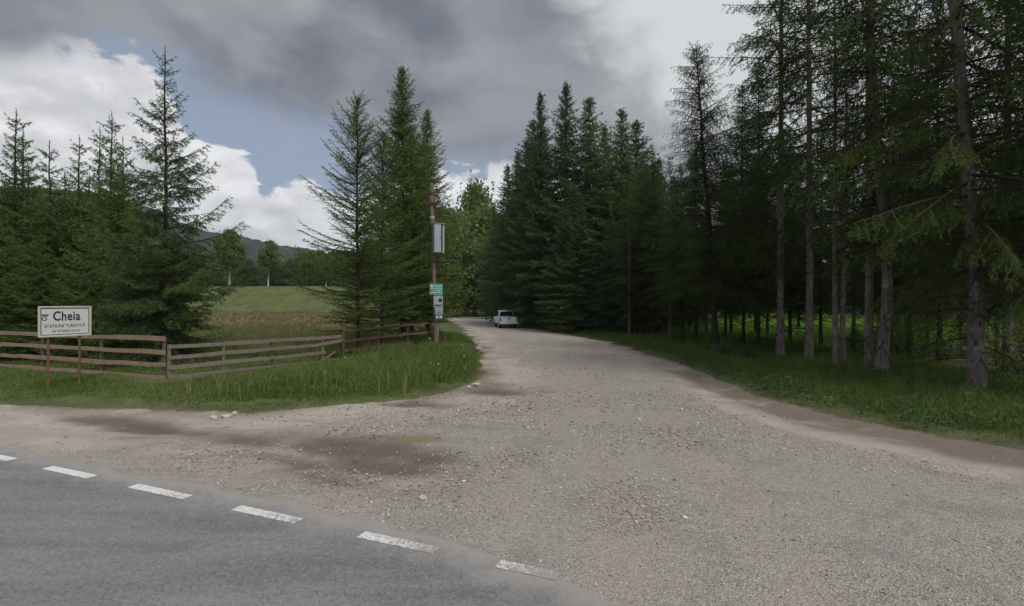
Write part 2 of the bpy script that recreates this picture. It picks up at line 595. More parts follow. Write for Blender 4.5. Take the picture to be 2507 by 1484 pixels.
def axis_steps(lo_fine, hi_fine, step, lo, hi, grow=1.12):
    a = list(np.arange(lo_fine, hi_fine + 1e-6, step))
    s = step; v = hi_fine
    while v < hi:
        s *= grow; v += s; a.append(v)
    s = step; v = lo_fine; b = []
    while v > lo:
        s *= grow; v -= s; b.append(v)
    return np.array(b[::-1] + a)


GLADE = np.array([(11, 30), (17, 25), (30, 33), (48, 52), (54, 78), (36, 90), (24, 86), (17, 58), (12.5, 40)], float)


def build_ground():
    xs = axis_steps(-20, 15, 0.17, -2500, 2500, 1.10)
    ys = axis_steps(2, 32, 0.17, -400, 3000, 1.07)
    gx, gy = np.meshgrid(xs, ys)
    x = gx.ravel(); y = gy.ravel()
    sd = road_sd(x, y)
    z = height(x, y, sd)
    wet = wetness(x, y)
    track = tracks(x, y) * sstep(sd, 0.2, 1.0)
    stain = np.exp(-((x + 4.0) / 4.0) ** 2 - ((y - 9.6) / 2.2) ** 2)
    (pcx, pcy) = gp(1030, 1062)
    pq = ((x - pcx) / 0.62) ** 2 + ((y - pcy) / 0.36) ** 2 + (fbm(x, y, 0.5, 3) - 0.5) * 1.2
    z -= 0.11 * np.exp(-np.maximum(pq, 0))
    z -= 0.06 * wet * sstep(sd, 0, 0.6) + 0.025 * track * sstep(y + 0.415 * x, 5.4, 6.6)
    V = np.stack([x, y, z], 1)
    nx, ny = len(xs), len(ys)
    i = np.arange(ny - 1)[:, None] * nx; j = np.arange(nx - 1)[None, :]
    Q = np.stack([i + j, i + j + 1, i + nx + j + 1, i + nx + j], -1).reshape(-1, 4)
    sdq = sd[Q].mean(1)
    loose = np.clip(sstep(sd, 0.6, 3) * 0.9 + fbm(x, y, 1.8, 4) * 0.5 - 0.25, 0, 1)
    # packed pale tracks along the road's sides
    loose *= 1 - 0.4 * np.exp(-((sd - 1.7) / 0.8) ** 2) * sstep(x, 3, 6)
    loose *= 1 - 0.6 * sstep(-x, 5, 9)
    loose *= 1 - 0.9 * track
    loose *= 1 - 0.7 * wet
    earth = np.clip(1 - np.abs(sd + 0.05) / 0.85, 0, 1) * sstep(fbm(x, y, 1.1, 4), 0.25, 0.6)
    dr = np.exp(-(np.maximum(np.abs(sd - 0.5) - 0.45 - 0.25 * sstep(-y, -12, -8), 0) / 0.45) ** 2) * sstep(x, 4, 6.5) * sstep(-y, -26, -15)
    earth = np.maximum(earth, dr * (0.45 + 0.75 * sstep(fbm(x, y, 0.9, 4), 0.3, 0.6)))
    earth = np.clip(earth, 0, 1)
    green = np.clip(0.5 - sd / 0.9, 0, 1) * 1.6 - 0.3
    dry = sstep(y, 36, 50) * sstep(-y, -76, -70) * sstep(-x - 0.1 * y, 2, 9) * sstep(fbm(x, y, 14, 4) + 0.25, 0.35, 0.75)
    dry = np.maximum(dry, np.exp(-((y - 95) / 1.5) ** 2) * sstep(-x, 15, 22) * 0.7)
    gsd = poly_sd(np.stack([x, y], 1), GLADE)
    glade = sstep(gsd, -2, 4)
    litter = sstep(x - 0.03 * y, 9.0, 11.5) * (1 - glade) * sstep(-y, -120, -70)
    litter = np.maximum(litter, sstep(-sd, 1.0, 3.0) * sstep(x, 1.5, 4) * sstep(y, 36, 42) * (1 - glade))
    A = dict(track=track, stain=stain, loose=loose, wet=wet * sstep(sd, 0, .4), earth=earth, green=green, dry=dry, glade=glade, litter=litter)
    for name, sel, mat in (('gravel_road', sdq > 0.0, M['gravel']), ('ground', sdq <= 0.0, M['soil'])):
        q = Q[sel]
        used = np.unique(q)
        remap = np.zeros(len(V), np.int32); remap[used] = np.arange(len(used))
        o = link(name, mesh_np(name, V[used], remap[q], {k: a[used] for k, a in A.items()}, mat, True))
        tag(o, 'pale gravel track and stony junction running between the trees' if name == 'gravel_road' else 'grassy ground with meadow, verges and forest floor', kind='structure')


build_ground()


def hz(x, y):
    return float(height(np.array([x]), np.array([y]))[0])


# asphalt of the main road, laid over the gravel with a ragged edge
LINE0, LSL = 4.83, -0.415     # the dashed edge line: Y = LINE0 + LSL * X


def asphalt():
    m, N = material('asphalt', 0.85, 0.3)
    tc = objco(N)
    fine = N.noise(tc, 90, 3, 0.7)
    vo = N.n('ShaderNodeTexVoronoi'); N.l(tc, vo.inputs['Vector']); vo.inputs['Scale'].default_value = 42
    sp = N.n('ShaderNodeSeparateColor'); N.l(vo.outputs['Color'], sp.inputs[0])
    mp = N.n('ShaderNodeMapping'); N.l(tc, mp.inputs[0]); mp.inputs['Rotation'].default_value = (0, 0, R(22.5)); mp.inputs['Scale'].default_value = (0.25, 1.6, 1)
    streak = N.noise(mp.outputs[0], 1.4, 6, 0.6, 0.4)
    big = N.noise(tc, 0.7, 5, 0.6)
    c1 = N.mix(N.ss(streak, 0.3, 0.7), (0.125, 0.128, 0.137), (0.195, 0.197, 0.204))
    c1 = N.mix(N.m('MULTIPLY', N.ss(big, 0.4, 0.7), 0.4), c1, (0.165, 0.165, 0.17))
    c1 = N.mix(N.m('MULTIPLY', N.ss(sp.outputs[0], 0.35, 1.0), 0.30), c1, (0.30, 0.30, 0.305))
    c1 = N.mix(N.m('MULTIPLY', N.ss(sp.outputs[1], 0.6, 1.0), 0.35), c1, (0.06, 0.06, 0.066))
    c1 = N.mix(N.m('MULTIPLY', N.ss(N.noise(tc, 3.2, 7, 0.7, 0.6), 0.52, 0.72), 0.25), c1, (0.225, 0.225, 0.23))
    c1 = N.mix(N.m('MULTIPLY', N.ss(fine, 0.55, 0.75), 0.35), c1, (0.05, 0.05, 0.055))
    dust = attr(N, 'dust')
    dn = N.ss(N.m('ADD', dust, N.m('MULTIPLY', N.m('SUBTRACT', N.noise(tc, 4, 7, 0.7, .5), 0.5), 1.0)), 0.25, 0.95)
    c1 = N.mix(dn, c1, N.mix(fine, (0.22, 0.205, 0.19), (0.33, 0.315, 0.30)))
    N.put(N.p.inputs['Base Color'], c1)
    bump(N, N.m('ADD', vo.outputs['Distance'], fine), 0.35, 0.008)
    xs = axis_steps(-10, 3, 0.09, -60, 42, 1.1)
    rows = 46
    t = np.concatenate([np.linspace(0, 1.2, 24), np.linspace(1.35, 14, rows - 24)])
    u = np.array([1, LSL]) / math.hypot(1, LSL)
    nrm = np.array([u[1], -u[0]])      # towards the camera's side
    V = []; D = []
    ex = np.interp(xs, [-60, -9, -6, -4, -2, -0.6, 0.3, 1.2, 3, 6, 42], [0.45, 0.45, 0.40, 0.50, 0.42, 0.28, 0.02, -0.12, -0.3, -0.6, -0.6])
    jag = (fbm(xs * 3, xs * 0 + 4, 1.0, 5) - 0.5) * 0.28
    for k, xx in enumerate(xs):
        b = np.array([xx, LINE0 + LSL * xx])
        e = ex[k] + jag[k]
        for tt in t:
            p = b - nrm * e + nrm * tt
            V.append((p[0], p[1], 0.0)); D.append(max(0, 1 - tt / 0.95))
    V = np.array(V)
    V[:, 2] = 0.012
    # the edge row dips under the gravel
    V.reshape(len(xs), rows, 3)[:, 0, 2] = -0.03
    V.reshape(len(xs), rows, 3)[:, 1, 2] = 0.004
    nx = len(xs)
    i = np.arange(nx - 1)[:, None] * rows; j = np.arange(rows - 1)[None, :]
    Q = np.stack([i + j, i + j + 1, i + rows + j + 1, i + rows + j], -1).reshape(-1, 4)[:, ::-1]
    o = link('asphalt_road', mesh_np('asphalt_road', V, Q, {'dust': np.array(D)}, m))
    tag(o, 'grey asphalt main road crossing the foreground', kind='structure')
    # worn white paint
    mp_, N = material('worn_white_paint', 0.7, 0.3)
    tc = objco(N)
    n = N.noise(tc, 34, 6, 0.75)
    wear = attr(N, 'wear')
    w = N.ss(N.m('ADD', n, N.m('MULTIPLY', wear, 0.35)), 0.58, 0.72)
    N.put(N.p.inputs['Base Color'], N.mix(w, N.mix(N.noise(tc, 6, 4, .6), (0.56, 0.56, 0.57), (0.68, 0.68, 0.69)), (0.27, 0.255, 0.24)))
    dashes = [(-9.0, -7.93, 0.15), (-7.02, -6.0, 0.18), (-5.16, -4.15, 0.28), (-3.35, -2.43, 0.36), (-1.62, -0.76, 0.46), (-0.13, 0.42, 0.62)]
    for (xa, xb, wr) in dashes:
        n_ = 10
        V = []; W = []
        for q in range(n_ + 1):
            xx = xa + (xb - xa) * q / n_
            b = np.array([xx, LINE0 + LSL * xx])
            for s_ in (-0.075, 0.075):
                p = b + nrm * s_
                V.append((p[0], p[1], 0.016)); W.append(wr * (0.6 + 0.8 * q / n_))
        Q = np.array([(2 * q, 2 * q + 1, 2 * q + 3, 2 * q + 2) for q in range(n_)])
        o = link('road_marking', mesh_np('road_marking', np.array(V), Q, {'wear': np.array(W)}, mp_))
        tag(o, kind='structure')


asphalt()


def puddle():
    m, N = material('muddy_water', 0.18, 0.35)
    N.put(N.p.inputs['Base Color'], (0.250, 0.200, 0.135))
    for (cx, cy), rx, ry in [(gp(1033, 1062), 0.95, 0.70)]:
        a = np.linspace(0, 2 * np.pi, 48, endpoint=False)
        r = 1 + 0.20 * np.sin(2 * a + 1) + 0.14 * np.sin(3 * a) + 0.09 * np.sin(5 * a + 2) + 0.07 * np.sin(9 * a + 4) + 0.05 * np.sin(14 * a)
        zc = -0.094
        V = np.stack([cx + rx * r * np.cos(a), cy + ry * r * np.sin(a), np.full(48, zc)], 1)
        V = np.concatenate([V, [[cx, cy, zc]]])
        T = np.array([(k, (k + 1) % 48, 48) for k in range(48)])
        tag(link('puddle', mesh_np('puddle', V, T, None, m)), 'small brown puddle in the gravel junction', kind='structure')


puddle()


def hills():
    m, N = material('forested_hill', 0.95, 0.05)
    tc = objco(N)
    n = N.noise(tc, 0.02, 8, 0.65)
    n2 = N.noise(tc, 0.12, 5, 0.7)
    cc = N.mix(N.ss(n, 0.35, 0.65), (0.022, 0.036, 0.030), (0.042, 0.058, 0.040))
    cc = N.mix(N.m('MULTIPLY', N.ss(n2, 0.4, 0.7), 0.5), cc, (0.016, 0.028, 0.024))
    N.put(N.p.inputs['Base Color'], cc)
    bump(N, n2, 1.0, 8.0)
    # ridge line as seen: (px, py) at about 1000 m
    ridge = [(-2200, 300), (-900, 420), (-300, 470), (0, 470), (200, 478), (330, 505), (420, 540), (500, 573), (560, 583), (620, 596), (700, 610), (770, 622),
             (900, 640), (1050, 655), (1300, 665), (1700, 660), (2300, 640), (3200, 600), (5000, 520)]
    px = np.array([p[0] for p in ridge], float); py = np.array([p[1] for p in ridge], float)
    azr = np.arctan((px - CX) / F)
    nA, nB = 900, 46
    az = np.linspace(R(-66), R(70), nA)
    elv = np.interp(az, azr, (CY - py) / F * np.cos(azr))
    V = []
    D0, D1 = 520.0, 1050.0
    for b in range(nB):
        t = b / (nB - 1)
        d = D0 + (D1 - D0) * t
        prof = sstep(t, 0, 1.0) ** 0.9
        x = np.sin(az) * d; y = np.cos(az) * d
        zc = elv * D1 * prof
        rough = (fbm(x, y, 60, 4) - 0.5) * 26 * np.minimum(1, t * 2) * (1 - 0.65 * t) + (fbm(x * 1.0, y * 1.0, 9, 3) - 0.5) * 7.0 * min(1, t * 3)
        V.append(np.stack([x, y, zc + rough + 4.0], 1))
    for k, dd in enumerate((1180, 1500, 2000)):
        x = np.sin(az) * dd; y = np.cos(az) * dd
        V.append(np.stack([x, y, elv * D1 * (0.7, 0.4, 0.0)[k]], 1))
    nb = nB + 3
    V = np.concatenate(V)
    i = np.arange(nb - 1)[:, None] * nA; j = np.arange(nA - 1)[None, :]
    Q = np.stack([i + j, i + j + 1, i + nA + j + 1, i + nA + j], -1).reshape(-1, 4)
    tag(link('hills', mesh_np('hills', V, Q, None, m, True)), 'distant dark forested hills below the clouds', kind='structure')


hills()


def haze():
    m = bpy.data.materials.new('thin_air_haze')
    m.use_nodes = True
    N = NT(m.node_tree)
    out = N.n('ShaderNodeOutputMaterial')
    v = N.n('ShaderNodeVolumePrincipled')
    v.inputs['Color'].default_value = (0.80, 0.88, 1.0, 1)
    v.inputs['Density'].default_value = 0.00022
    v.inputs['Anisotropy'].default_value = 0.2
    N.l(v.outputs[0], out.inputs['Volume'])
    bm = bmesh.new()
    add_box(bm, (0, 1000, 173), (5600, 4600, 360))
    tag(bm_obj('haze', bm, m), 'thin bluish haze in the valley air', kind='stuff')


haze()


# ------------------------------------------------------------------ trees
def unit(v):
    return v / (np.linalg.norm(v, axis=-1, keepdims=True) + 1e-9)


def needles(g, p0, d, ln, var, nl, nw, ns, spread=0.85, up=0.0):
    """needle tufts (single triangles) along straight axes"""
    n = np.maximum(1, np.ceil(ln / ns)).astype(int)
    idx = np.repeat(np.arange(len(n)), n)
    k = np.concatenate([np.arange(q) for q in n]) if len(n) < 4000 else (np.arange(n.sum()) - np.repeat(np.cumsum(n) - n, n))
    f = (k + g.random(len(idx))) / n[idx]
    P = p0[idx] + d[idx] * (ln[idx] * f)[:, None]
    q = g.normal(size=(len(idx), 3))
    dd = d[idx]
    q -= (q * dd).sum(1, keepdims=True) * dd
    q = unit(q)
    q[:, 2] += up
    dirn = unit(dd * 0.55 + q * spread)
    side = unit(np.cross(dirn, g.normal(size=(len(idx), 3))))
    L = nl * (0.65 + 0.6 * g.random(len(idx))) * (1.05 - 0.4 * f)
    W = nw * (0.7 + 0.6 * g.random(len(idx)))
    A = P - side * (W * 0.5)[:, None]
    B = P + side * (W * 0.5)[:, None]
    C = P + dirn * L[:, None]
    V = np.stack([A, B, C], 1).reshape(-1, 3)
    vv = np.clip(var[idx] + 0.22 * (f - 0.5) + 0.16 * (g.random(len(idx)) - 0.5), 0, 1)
    return V, np.repeat(vv, 3)


def path_at(path, z):
    return np.array([np.interp(z, path[:, 2], path[:, 0]), np.interp(z, path[:, 2], path[:, 1]), z])


def make_conifer(seed, H, z0, Rm, trunk_r, p=1.0, dz=0.42, nb=5, e_lo=-12, e_hi=45, sag=0.18, tip=0.12, tw=0.33, ts=0.11, hang=0.3,
                 sub=True, nl=0.075, nw=0.016, ns=0.035, drop=0.05, bare=0.12, fill=0.0, bend=None, low_round=0.12, lead=0.9, dead=0,
                 mat='spruce', bark='bark_dark', sides=7, jit=0.25, leaflet=1.0, mid_var=0.42, top_open=-0.4, name='conifer'):
    """returns dict of part name -> mesh"""
    g = np.random.default_rng(seed)
    nz = 26
    zz = np.linspace(-0.25, H, nz)
    wob = np.cumsum(g.normal(0, 0.012, (nz, 2)), 0)
    path = np.stack([wob[:, 0], wob[:, 1], zz], 1)
    if bend is not None:
        bz, bx, by = bend
        path[:, 0] += np.interp(zz, bz, bx); path[:, 1] += np.interp(zz, bz, by)
    tr = trunk_r * (np.clip(1 - zz / H, 0, 1) ** 0.75) + 0.008
    tr *= 1 + 0.55 * np.exp(-np.maximum(zz, 0) / 0.35)
    rr = tr[:, None] * (1 + 0.07 * g.normal(size=(nz, sides)))
    tv, tq = tube_np(path, rr, sides)
    limbs = []
    P0, DD, LN, VA = [], [], [], []
    stemsA, stemsB, stemsW = [], [], []

    def branch(zb, L, e, az, bare_s, leafy=1.0):
        base = path_at(path, zb)
        ca, sa = math.cos(az), math.sin(az)
        h = np.array([ca, sa, 0.0]); lat = np.array([-sa, ca, 0.0])
        m = 7
        s = np.linspace(0, 1, m)
        cv = g.normal(0, 0.06)
        sg = sag * (0.7 + 0.6 * g.random()); tp = tip * (0.6 + 0.8 * g.random())

        def at(s):
            s = np.asarray(s)[:, None]
            return base + h * (L * s * math.cos(e)) + lat * (L * cv * s * s) + np.array([0, 0, 1.0]) * (L * (s * math.sin(e) - sg * s * s + tp * s ** 3))
        pts = at(s)
        r0 = 0.006 + 0.011 * L
        limbs.append(tube_np(pts, np.linspace(r0, 0.003, m), 3))
        if leafy <= 0:
            return
        # branch itself carries needles on its outer part
        sA = np.linspace(max(bare_s, 0.02), 0.97, 6)
        a = at(sA); b = a[1:] - a[:-1]
        lb = np.linalg.norm(b, axis=1)
        bv = np.clip(mid_var + g.normal(0, 0.14), 0.05, 0.95)
        P0.append(a[:-1]); DD.append(b / lb[:, None]); LN.append(lb); VA.append(np.full(5, bv))
        # side twigs
        nt = max(2, int(L * (1 - bare_s) / ts * leafy))
        st = bare_s + (1 - bare_s) * (np.arange(nt) + g.random(nt) * 0.8) / nt
        st = np.clip(st, 0, 0.985)
        q = at(st); dq = unit(at(st + 0.01) - q)
        sgn = np.where(np.arange(nt) % 2 == 0, 1, -1)[:, None]
        d = unit(dq * (0.75 + 0.3 * g.random((nt, 1))) + lat * sgn * (0.75 + 0.3 * g.random((nt, 1))) + np.array([0, 0, -1.0]) * (hang * (0.5 + g.random((nt, 1)))) + g.normal(0, 0.12, (nt, 3)))
        tl = np.clip(L * tw * (1.15 - 0.85 * st) * (0.6 + 0.7 * g.random(nt)), 0.06, 0.95)
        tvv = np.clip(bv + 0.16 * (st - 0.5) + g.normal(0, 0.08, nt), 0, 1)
        P0.append(q); DD.append(d); LN.append(tl); VA.append(tvv)
        stemsA.append(q); stemsB.append(q + d * tl[:, None]); stemsW.append(0.004 + 0.008 * tl)
        if sub:
            ns_ = np.maximum(0, (tl / (ts * 1.15)).astype(int))
            ii = np.repeat(np.arange(nt), ns_)
            if len(ii):
                f = 0.15 + 0.8 * g.random(len(ii))
                q2 = q[ii] + d[ii] * (tl[ii] * f)[:, None]
                w = unit(np.cross(d[ii], np.array([0, 0, 1.0])))
                sg2 = np.where(g.random(len(ii)) < 0.5, 1, -1)[:, None]
                d2 = unit(d[ii] * 0.8 + w * sg2 * 0.75 + np.array([0, 0, -1.0]) * hang * (0.4 + 1.2 * g.random((len(ii), 1))))
                l2 = tl[ii] * (1.05 - f) * 0.55 + 0.03
                P0.append(q2); DD.append(d2); LN.append(l2); VA.append(np.clip(tvv[ii] + g.normal(0, 0.07, len(ii)), 0, 1))

    z = z0
    a0 = g.random() * 6.28
    while z < H - lead * 0.35:
        t = (z - z0) / (H - z0)
        prof = (1 - t) ** p * (low_round + (1 - low_round) * sstep(t, -0.02, 0.16)) if low_round < 1 else (1 - t) ** p
        k = max(3, int(round(nb + g.normal(0, 0.6))))
        a0 += 2.4
        for b in range(k):
            if g.random() < drop:
                continue
            L = Rm * float(prof) * (1 - jit + 2 * jit * g.random()) + 0.12
            e = R(e_lo + (e_hi - e_lo) * t ** 1.25 + g.normal(0, 6))
            branch(z + g.normal(0, 0.06), L, e, a0 + 2 * math.pi * b / k + g.normal(0, 0.22), bare)
        # shoots between the whorls
        for b in range(int(fill * k * (1 - 0.75 * t * (top_open > 0)) + g.random())):
            L = Rm * float(prof) * (0.30 + 0.45 * g.random()) + 0.1
            e = R(e_lo + (e_hi - e_lo) * t + g.normal(0, 12))
            branch(z + dz * (0.2 + 0.6 * g.random()), L, e, g.random() * 6.28, bare * 0.5)
        z += dz * (0.75 + 0.5 * g.random()) * (1.0 + top_open * t)
    # the leader: a bare spike with a few short upturned shoots
    for b in range(4):
        branch(H - lead * (0.42 + 0.1 * g.random()), lead * 0.42 * (0.6 + 0.5 * g.random()), R(e_hi * 0.75 + g.normal(0, 8)), a0 + b * 1.57 + g.normal(0, .3), 0.2)
    lp = np.array([path_at(path, H - lead * q) for q in (0.45, 0.25)])
    P0.append(lp); DD.append(np.tile(np.array([[0, 0, 1.0]]), (2, 1))); LN.append(np.array([0.2, 0.25]) * lead); VA.append(np.array([0.5, 0.5]))
    for b in range(dead):      # dead snags on the shaded lower trunk
        zb = 0.8 + (z0 + 1.0 - 0.8) * g.random()
        branch(zb, Rm * (0.2 + 0.45 * g.random()), R(g.normal(-8, 12)), g.random() * 6.28, 1.0, 0.0)
    P0 = np.concatenate(P0); DD = np.concatenate(DD); LN = np.concatenate(LN); VA = np.concatenate(VA)
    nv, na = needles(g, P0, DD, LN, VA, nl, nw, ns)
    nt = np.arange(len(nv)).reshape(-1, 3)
    lv, lq = join_np(limbs)
    lt = np.concatenate([lq[:, [0, 1, 2]], lq[:, [0, 2, 3]]])
    if stemsA:
        A = np.concatenate(stemsA); B = np.concatenate(stemsB); W = np.concatenate(stemsW)
        sd_ = unit(np.cross(B - A, g.normal(size=A.shape))) * W[:, None]
        sv = np.stack([A - sd_, A + sd_, B], 1).reshape(-1, 3)
        lt = np.concatenate([lt, np.arange(len(sv)).reshape(-1, 3) + len(lv)])
        lv = np.concatenate([lv, sv])
    return {'trunk': mesh_np(name + '_trunk', tv, tq, None, M[bark], True),
            'limbs': mesh_np(name + '_limbs', lv, lt, None, M['limb'], False),
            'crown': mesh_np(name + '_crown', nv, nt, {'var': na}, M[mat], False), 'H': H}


def make_broad(seed, H, z0, rx, trunk_r, clumps=60, leaves=120, rc=0.55, leaf=0.14, mat='broad', bark='bark_dark', name='broad', shape='egg', stems=1):
    g = np.random.default_rng(seed)
    parts = []
    lim = []
    zz = np.linspace(-0.2, H * 0.93, 14)
    for s_ in range(stems):
        wob = np.cumsum(g.normal(0, 0.03 * H / 10, (14, 2)), 0)
        lean = g.normal(0, 0.012 if stems == 1 else 0.22, 2)
        path = np.stack([wob[:, 0] + lean[0] * zz, wob[:, 1] + lean[1] * zz, zz], 1)
        parts.append(tube_np(path, trunk_r * np.clip(1 - zz / H, 0.03, 1) * (1 + 0.4 * np.exp(-np.maximum(zz, 0) / .3)), 7))
        if s_ == 0:
            p0 = path
    C = []
    while len(C) < clumps:
        t = g.random()
        w = {'egg': math.sin(math.pi * min(1, (0.10 + 0.9 * t)) ** 0.85) ** 0.75 if t < .98 else .1, 'cone': (1 - t) ** 0.8, 'column': (1 - t ** 3) * (0.35 + 0.65 * min(1, t * 4))}[shape]
        r = rx * w * math.sqrt(g.random()) * (0.75 + 0.4 * g.random())
        a = g.random() * 6.28
        zc = z0 + (H - z0) * t
        c = path_at(p0, zc) + np.array([r * math.cos(a), r * math.sin(a), 0])
        C.append(c)
        b = path_at(p0, max(z0 * 0.7, zc - r * 0.7 - 0.2))
        mid = (b + c) / 2 + np.array([0, 0, 0.08 * r])
        lim.append(tube_np(np.array([b, mid, c]), np.array([0.012 + 0.012 * r, 0.009 + .006 * r, 0.004]), 3))
    C = np.array(C)
    n = len(C) * leaves
    idx = np.repeat(np.arange(len(C)), leaves)
    off = g.normal(size=(n, 3)) * np.array([rc, rc, rc * 0.62]) * (0.6 + 0.7 * g.random(len(C)))[idx][:, None] * 0.6
    P = C[idx] + off
    d = unit(g.normal(size=(n, 3)) + np.array([0, 0, -0.35]))
    sd_ = unit(np.cross(d, g.normal(size=(n, 3))))
    L = leaf * (0.6 + 0.8 * g.random(n)); W = L * 0.55
    A = P; B = P + d * (L * .5)[:, None] + sd_ * (W * .5)[:, None]; Cc = P + d * L[:, None]; Dd = P + d * (L * .5)[:, None] - sd_ * (W * .5)[:, None]
    V = np.stack([A, B, Cc, Dd], 1).reshape(-1, 3)
    Q = np.arange(len(V)).reshape(-1, 4)
    va = np.clip((0.45 + g.normal(0, 0.13, len(C)))[idx] + g.normal(0, 0.12, n), 0, 1)
    tv, tq = join_np(parts)
    lv, lq = join_np(lim)
    return {'trunk': mesh_np(name + '_trunk', tv, tq, None, M[bark], True),
            'limbs': mesh_np(name + '_limbs', lv, lq, None, M['limb'], False),
            'crown': mesh_np(name + '_crown', V, Q, {'var': np.repeat(va, 4)}, M[mat], False), 'H': H}


def plant(proto, name, x, y, ztop, label, cat='tree', group=None, rz=None, wide=1.0, lean=(0, 0), sink=0.0, z=None):
    z = hz(x, y) if z is None else z
    t = empty(name, (x, y, z - sink), rnd.random() * 6.28 if rz is None else rz)
    s = (ztop - z) / proto['H']
    t.scale = (s * wide, s * wide, s)
    t.rotation_euler = (lean[0], lean[1], t.rotation_euler[2])
    tag(t, label, cat, group)
    for part in ('trunk', 'limbs', 'crown'):
        if part in proto:
            o = link(part, proto[part], t)
            if part != 'trunk': o['kind'] = 'stuff'
    return t


PR = {}


def prototypes():
    # left plantation spruces
    PR['hero'] = make_conifer(3, 13.2, 0.15, 3.05, 0.10, p=0.90, dz=0.50, nb=6, e_lo=-4, e_hi=38, sag=0.22, tip=0.34, tw=0.36, ts=0.085, hang=0.65, nl=0.10, nw=0.030, ns=0.034,
                              drop=0.10, fill=1.0, mat='spruce', bark='bark_dark', top_open=0.25, name='hero_spruce', jit=0.45, lead=1.5, low_round=0.8)
    PR['sp1'] = make_conifer(5, 11.0, 0.1, 2.6, 0.09, p=1.0, dz=0.42, nb=6, e_lo=-6, e_hi=42, sag=0.22, tip=0.30, tw=0.38, ts=0.10, hang=0.5, nl=0.115, nw=0.036, ns=0.040,
                             drop=0.06, fill=0.9, mat='spruce_light', top_open=0.25, name='spruce_one', lead=1.5, low_round=0.8)
    PR['sp2'] = make_conifer(8, 10.0, 0.1, 2.8, 0.09, p=0.95, dz=0.42, nb=6, e_lo=-10, e_hi=40, sag=0.18, tip=0.28, tw=0.38, ts=0.10, hang=0.45, nl=0.12, nw=0.036, ns=0.042,
                             drop=0.06, fill=0.9, mat='spruce_light', top_open=0.25, name='spruce_two', lead=1.4, low_round=0.85)
    # young larches by the pole
    PR['la1'] = make_conifer(13, 11.8, 1.2, 2.8, 0.085, p=0.60, dz=0.34, nb=5, e_lo=4, e_hi=52, sag=0.03, tip=0.12, tw=0.30, ts=0.10, hang=0.25, nl=0.09, nw=0.030, ns=0.030,
                             drop=0.16, fill=0.45, mat='larch', name='larch_one', jit=0.38, lead=0.8, sub=False, low_round=0.75)
    PR['la2'] = make_conifer(14, 15.5, 1.0, 2.7, 0.12, p=0.60, dz=0.34, nb=5, e_lo=-4, e_hi=48, sag=0.06, tip=0.14, tw=0.36, ts=0.11, hang=0.35, nl=0.11, nw=0.034, ns=0.042,
                             drop=0.08, fill=1.3, mat='larch', name='larch_two', jit=0.32, lead=0.8, low_round=0.6)
    # dense tall spruces by the parked pickup
    PR['ta1'] = make_conifer(21, 23.0, 1.6, 4.9, 0.20, p=0.85, dz=0.62, nb=7, e_lo=-18, e_hi=38, sag=0.18, tip=0.24, tw=0.32, ts=0.19, hang=0.5, nl=0.24, nw=0.085, ns=0.095,
                             drop=0.06, fill=1.0, mat='spruce', name='tall_spruce_one', lead=1.6, jit=0.32, dead=12, low_round=0.8)
    PR['ta2'] = make_conifer(22, 21.0, 2.2, 4.3, 0.18, p=0.78, dz=0.60, nb=7, e_lo=-20, e_hi=36, sag=0.16, tip=0.24, tw=0.34, ts=0.20, hang=0.5, nl=0.25, nw=0.085, ns=0.10,
                             drop=0.10, fill=0.9, mat='spruce', name='tall_spruce_two', lead=1.6, jit=0.34, dead=14, low_round=0.7)
    # old drooping larch
    PR['old'] = make_conifer(31, 15.6, 3.0, 2.9, 0.15, p=0.50, dz=0.34, nb=5, e_lo=-14, e_hi=38, sag=0.16, tip=0.02, tw=0.36, ts=0.10, hang=1.7, nl=0.07, nw=0.022, ns=0.040,
                             drop=0.10, fill=0.8, mat='forest', name='old_larch', jit=0.35, lead=0.9, dead=10, low_round=0.6,
                             bend=([0, 5, 10, 15.6], [0, -0.25, -0.7, -1.1], [0, 0, 0, 0]))
    # forest trees on the right: long bare trunks, crowns that let the sky through
    PR['fo1'] = make_conifer(41, 23.0, 4.6, 3.6, 0.15, p=0.50, dz=0.58, nb=4, e_lo=-20, e_hi=35, sag=0.14, tip=0.06, tw=0.33, ts=0.15, hang=1.1, nl=0.11, nw=0.036, ns=0.055,
                             drop=0.2, fill=0.5, mat='forest', bark='bark', name='forest_larch_one', jit=0.35, dead=34, low_round=0.5, sides=10, mid_var=0.38)
    PR['fo2'] = make_conifer(42, 20.0, 3.4, 3.6, 0.13, p=0.65, dz=0.50, nb=6, e_lo=-22, e_hi=32, sag=0.12, tip=0.10, tw=0.35, ts=0.15, hang=0.7, nl=0.12, nw=0.040, ns=0.058,
                             drop=0.15, fill=0.8, mat='forest', bark='bark_dark', name='forest_spruce', jit=0.35, dead=40, low_round=0.5, sides=9, mid_var=0.34)
    PR['r1'] = make_conifer(43, 21.0, 3.0, 3.3, 0.145, p=0.45, dz=0.54, nb=5, e_lo=-8, e_hi=30, sag=0.34, tip=0.10, tw=0.34, ts=0.12, hang=1.4, nl=0.075, nw=0.024, ns=0.040,
                            drop=0.22, fill=0.9, mat='forest', bark='bark', name='near_larch', jit=0.35, dead=26, low_round=0.8, sides=14, mid_var=0.5,
                            bend=([0, 1.0, 2.6, 4.5, 7, 10.5, 21], [0, 0.02, 0.04, -0.10, -0.28, -0.55, -0.9], [0, 0, 0, 0, 0, 0, 0]))
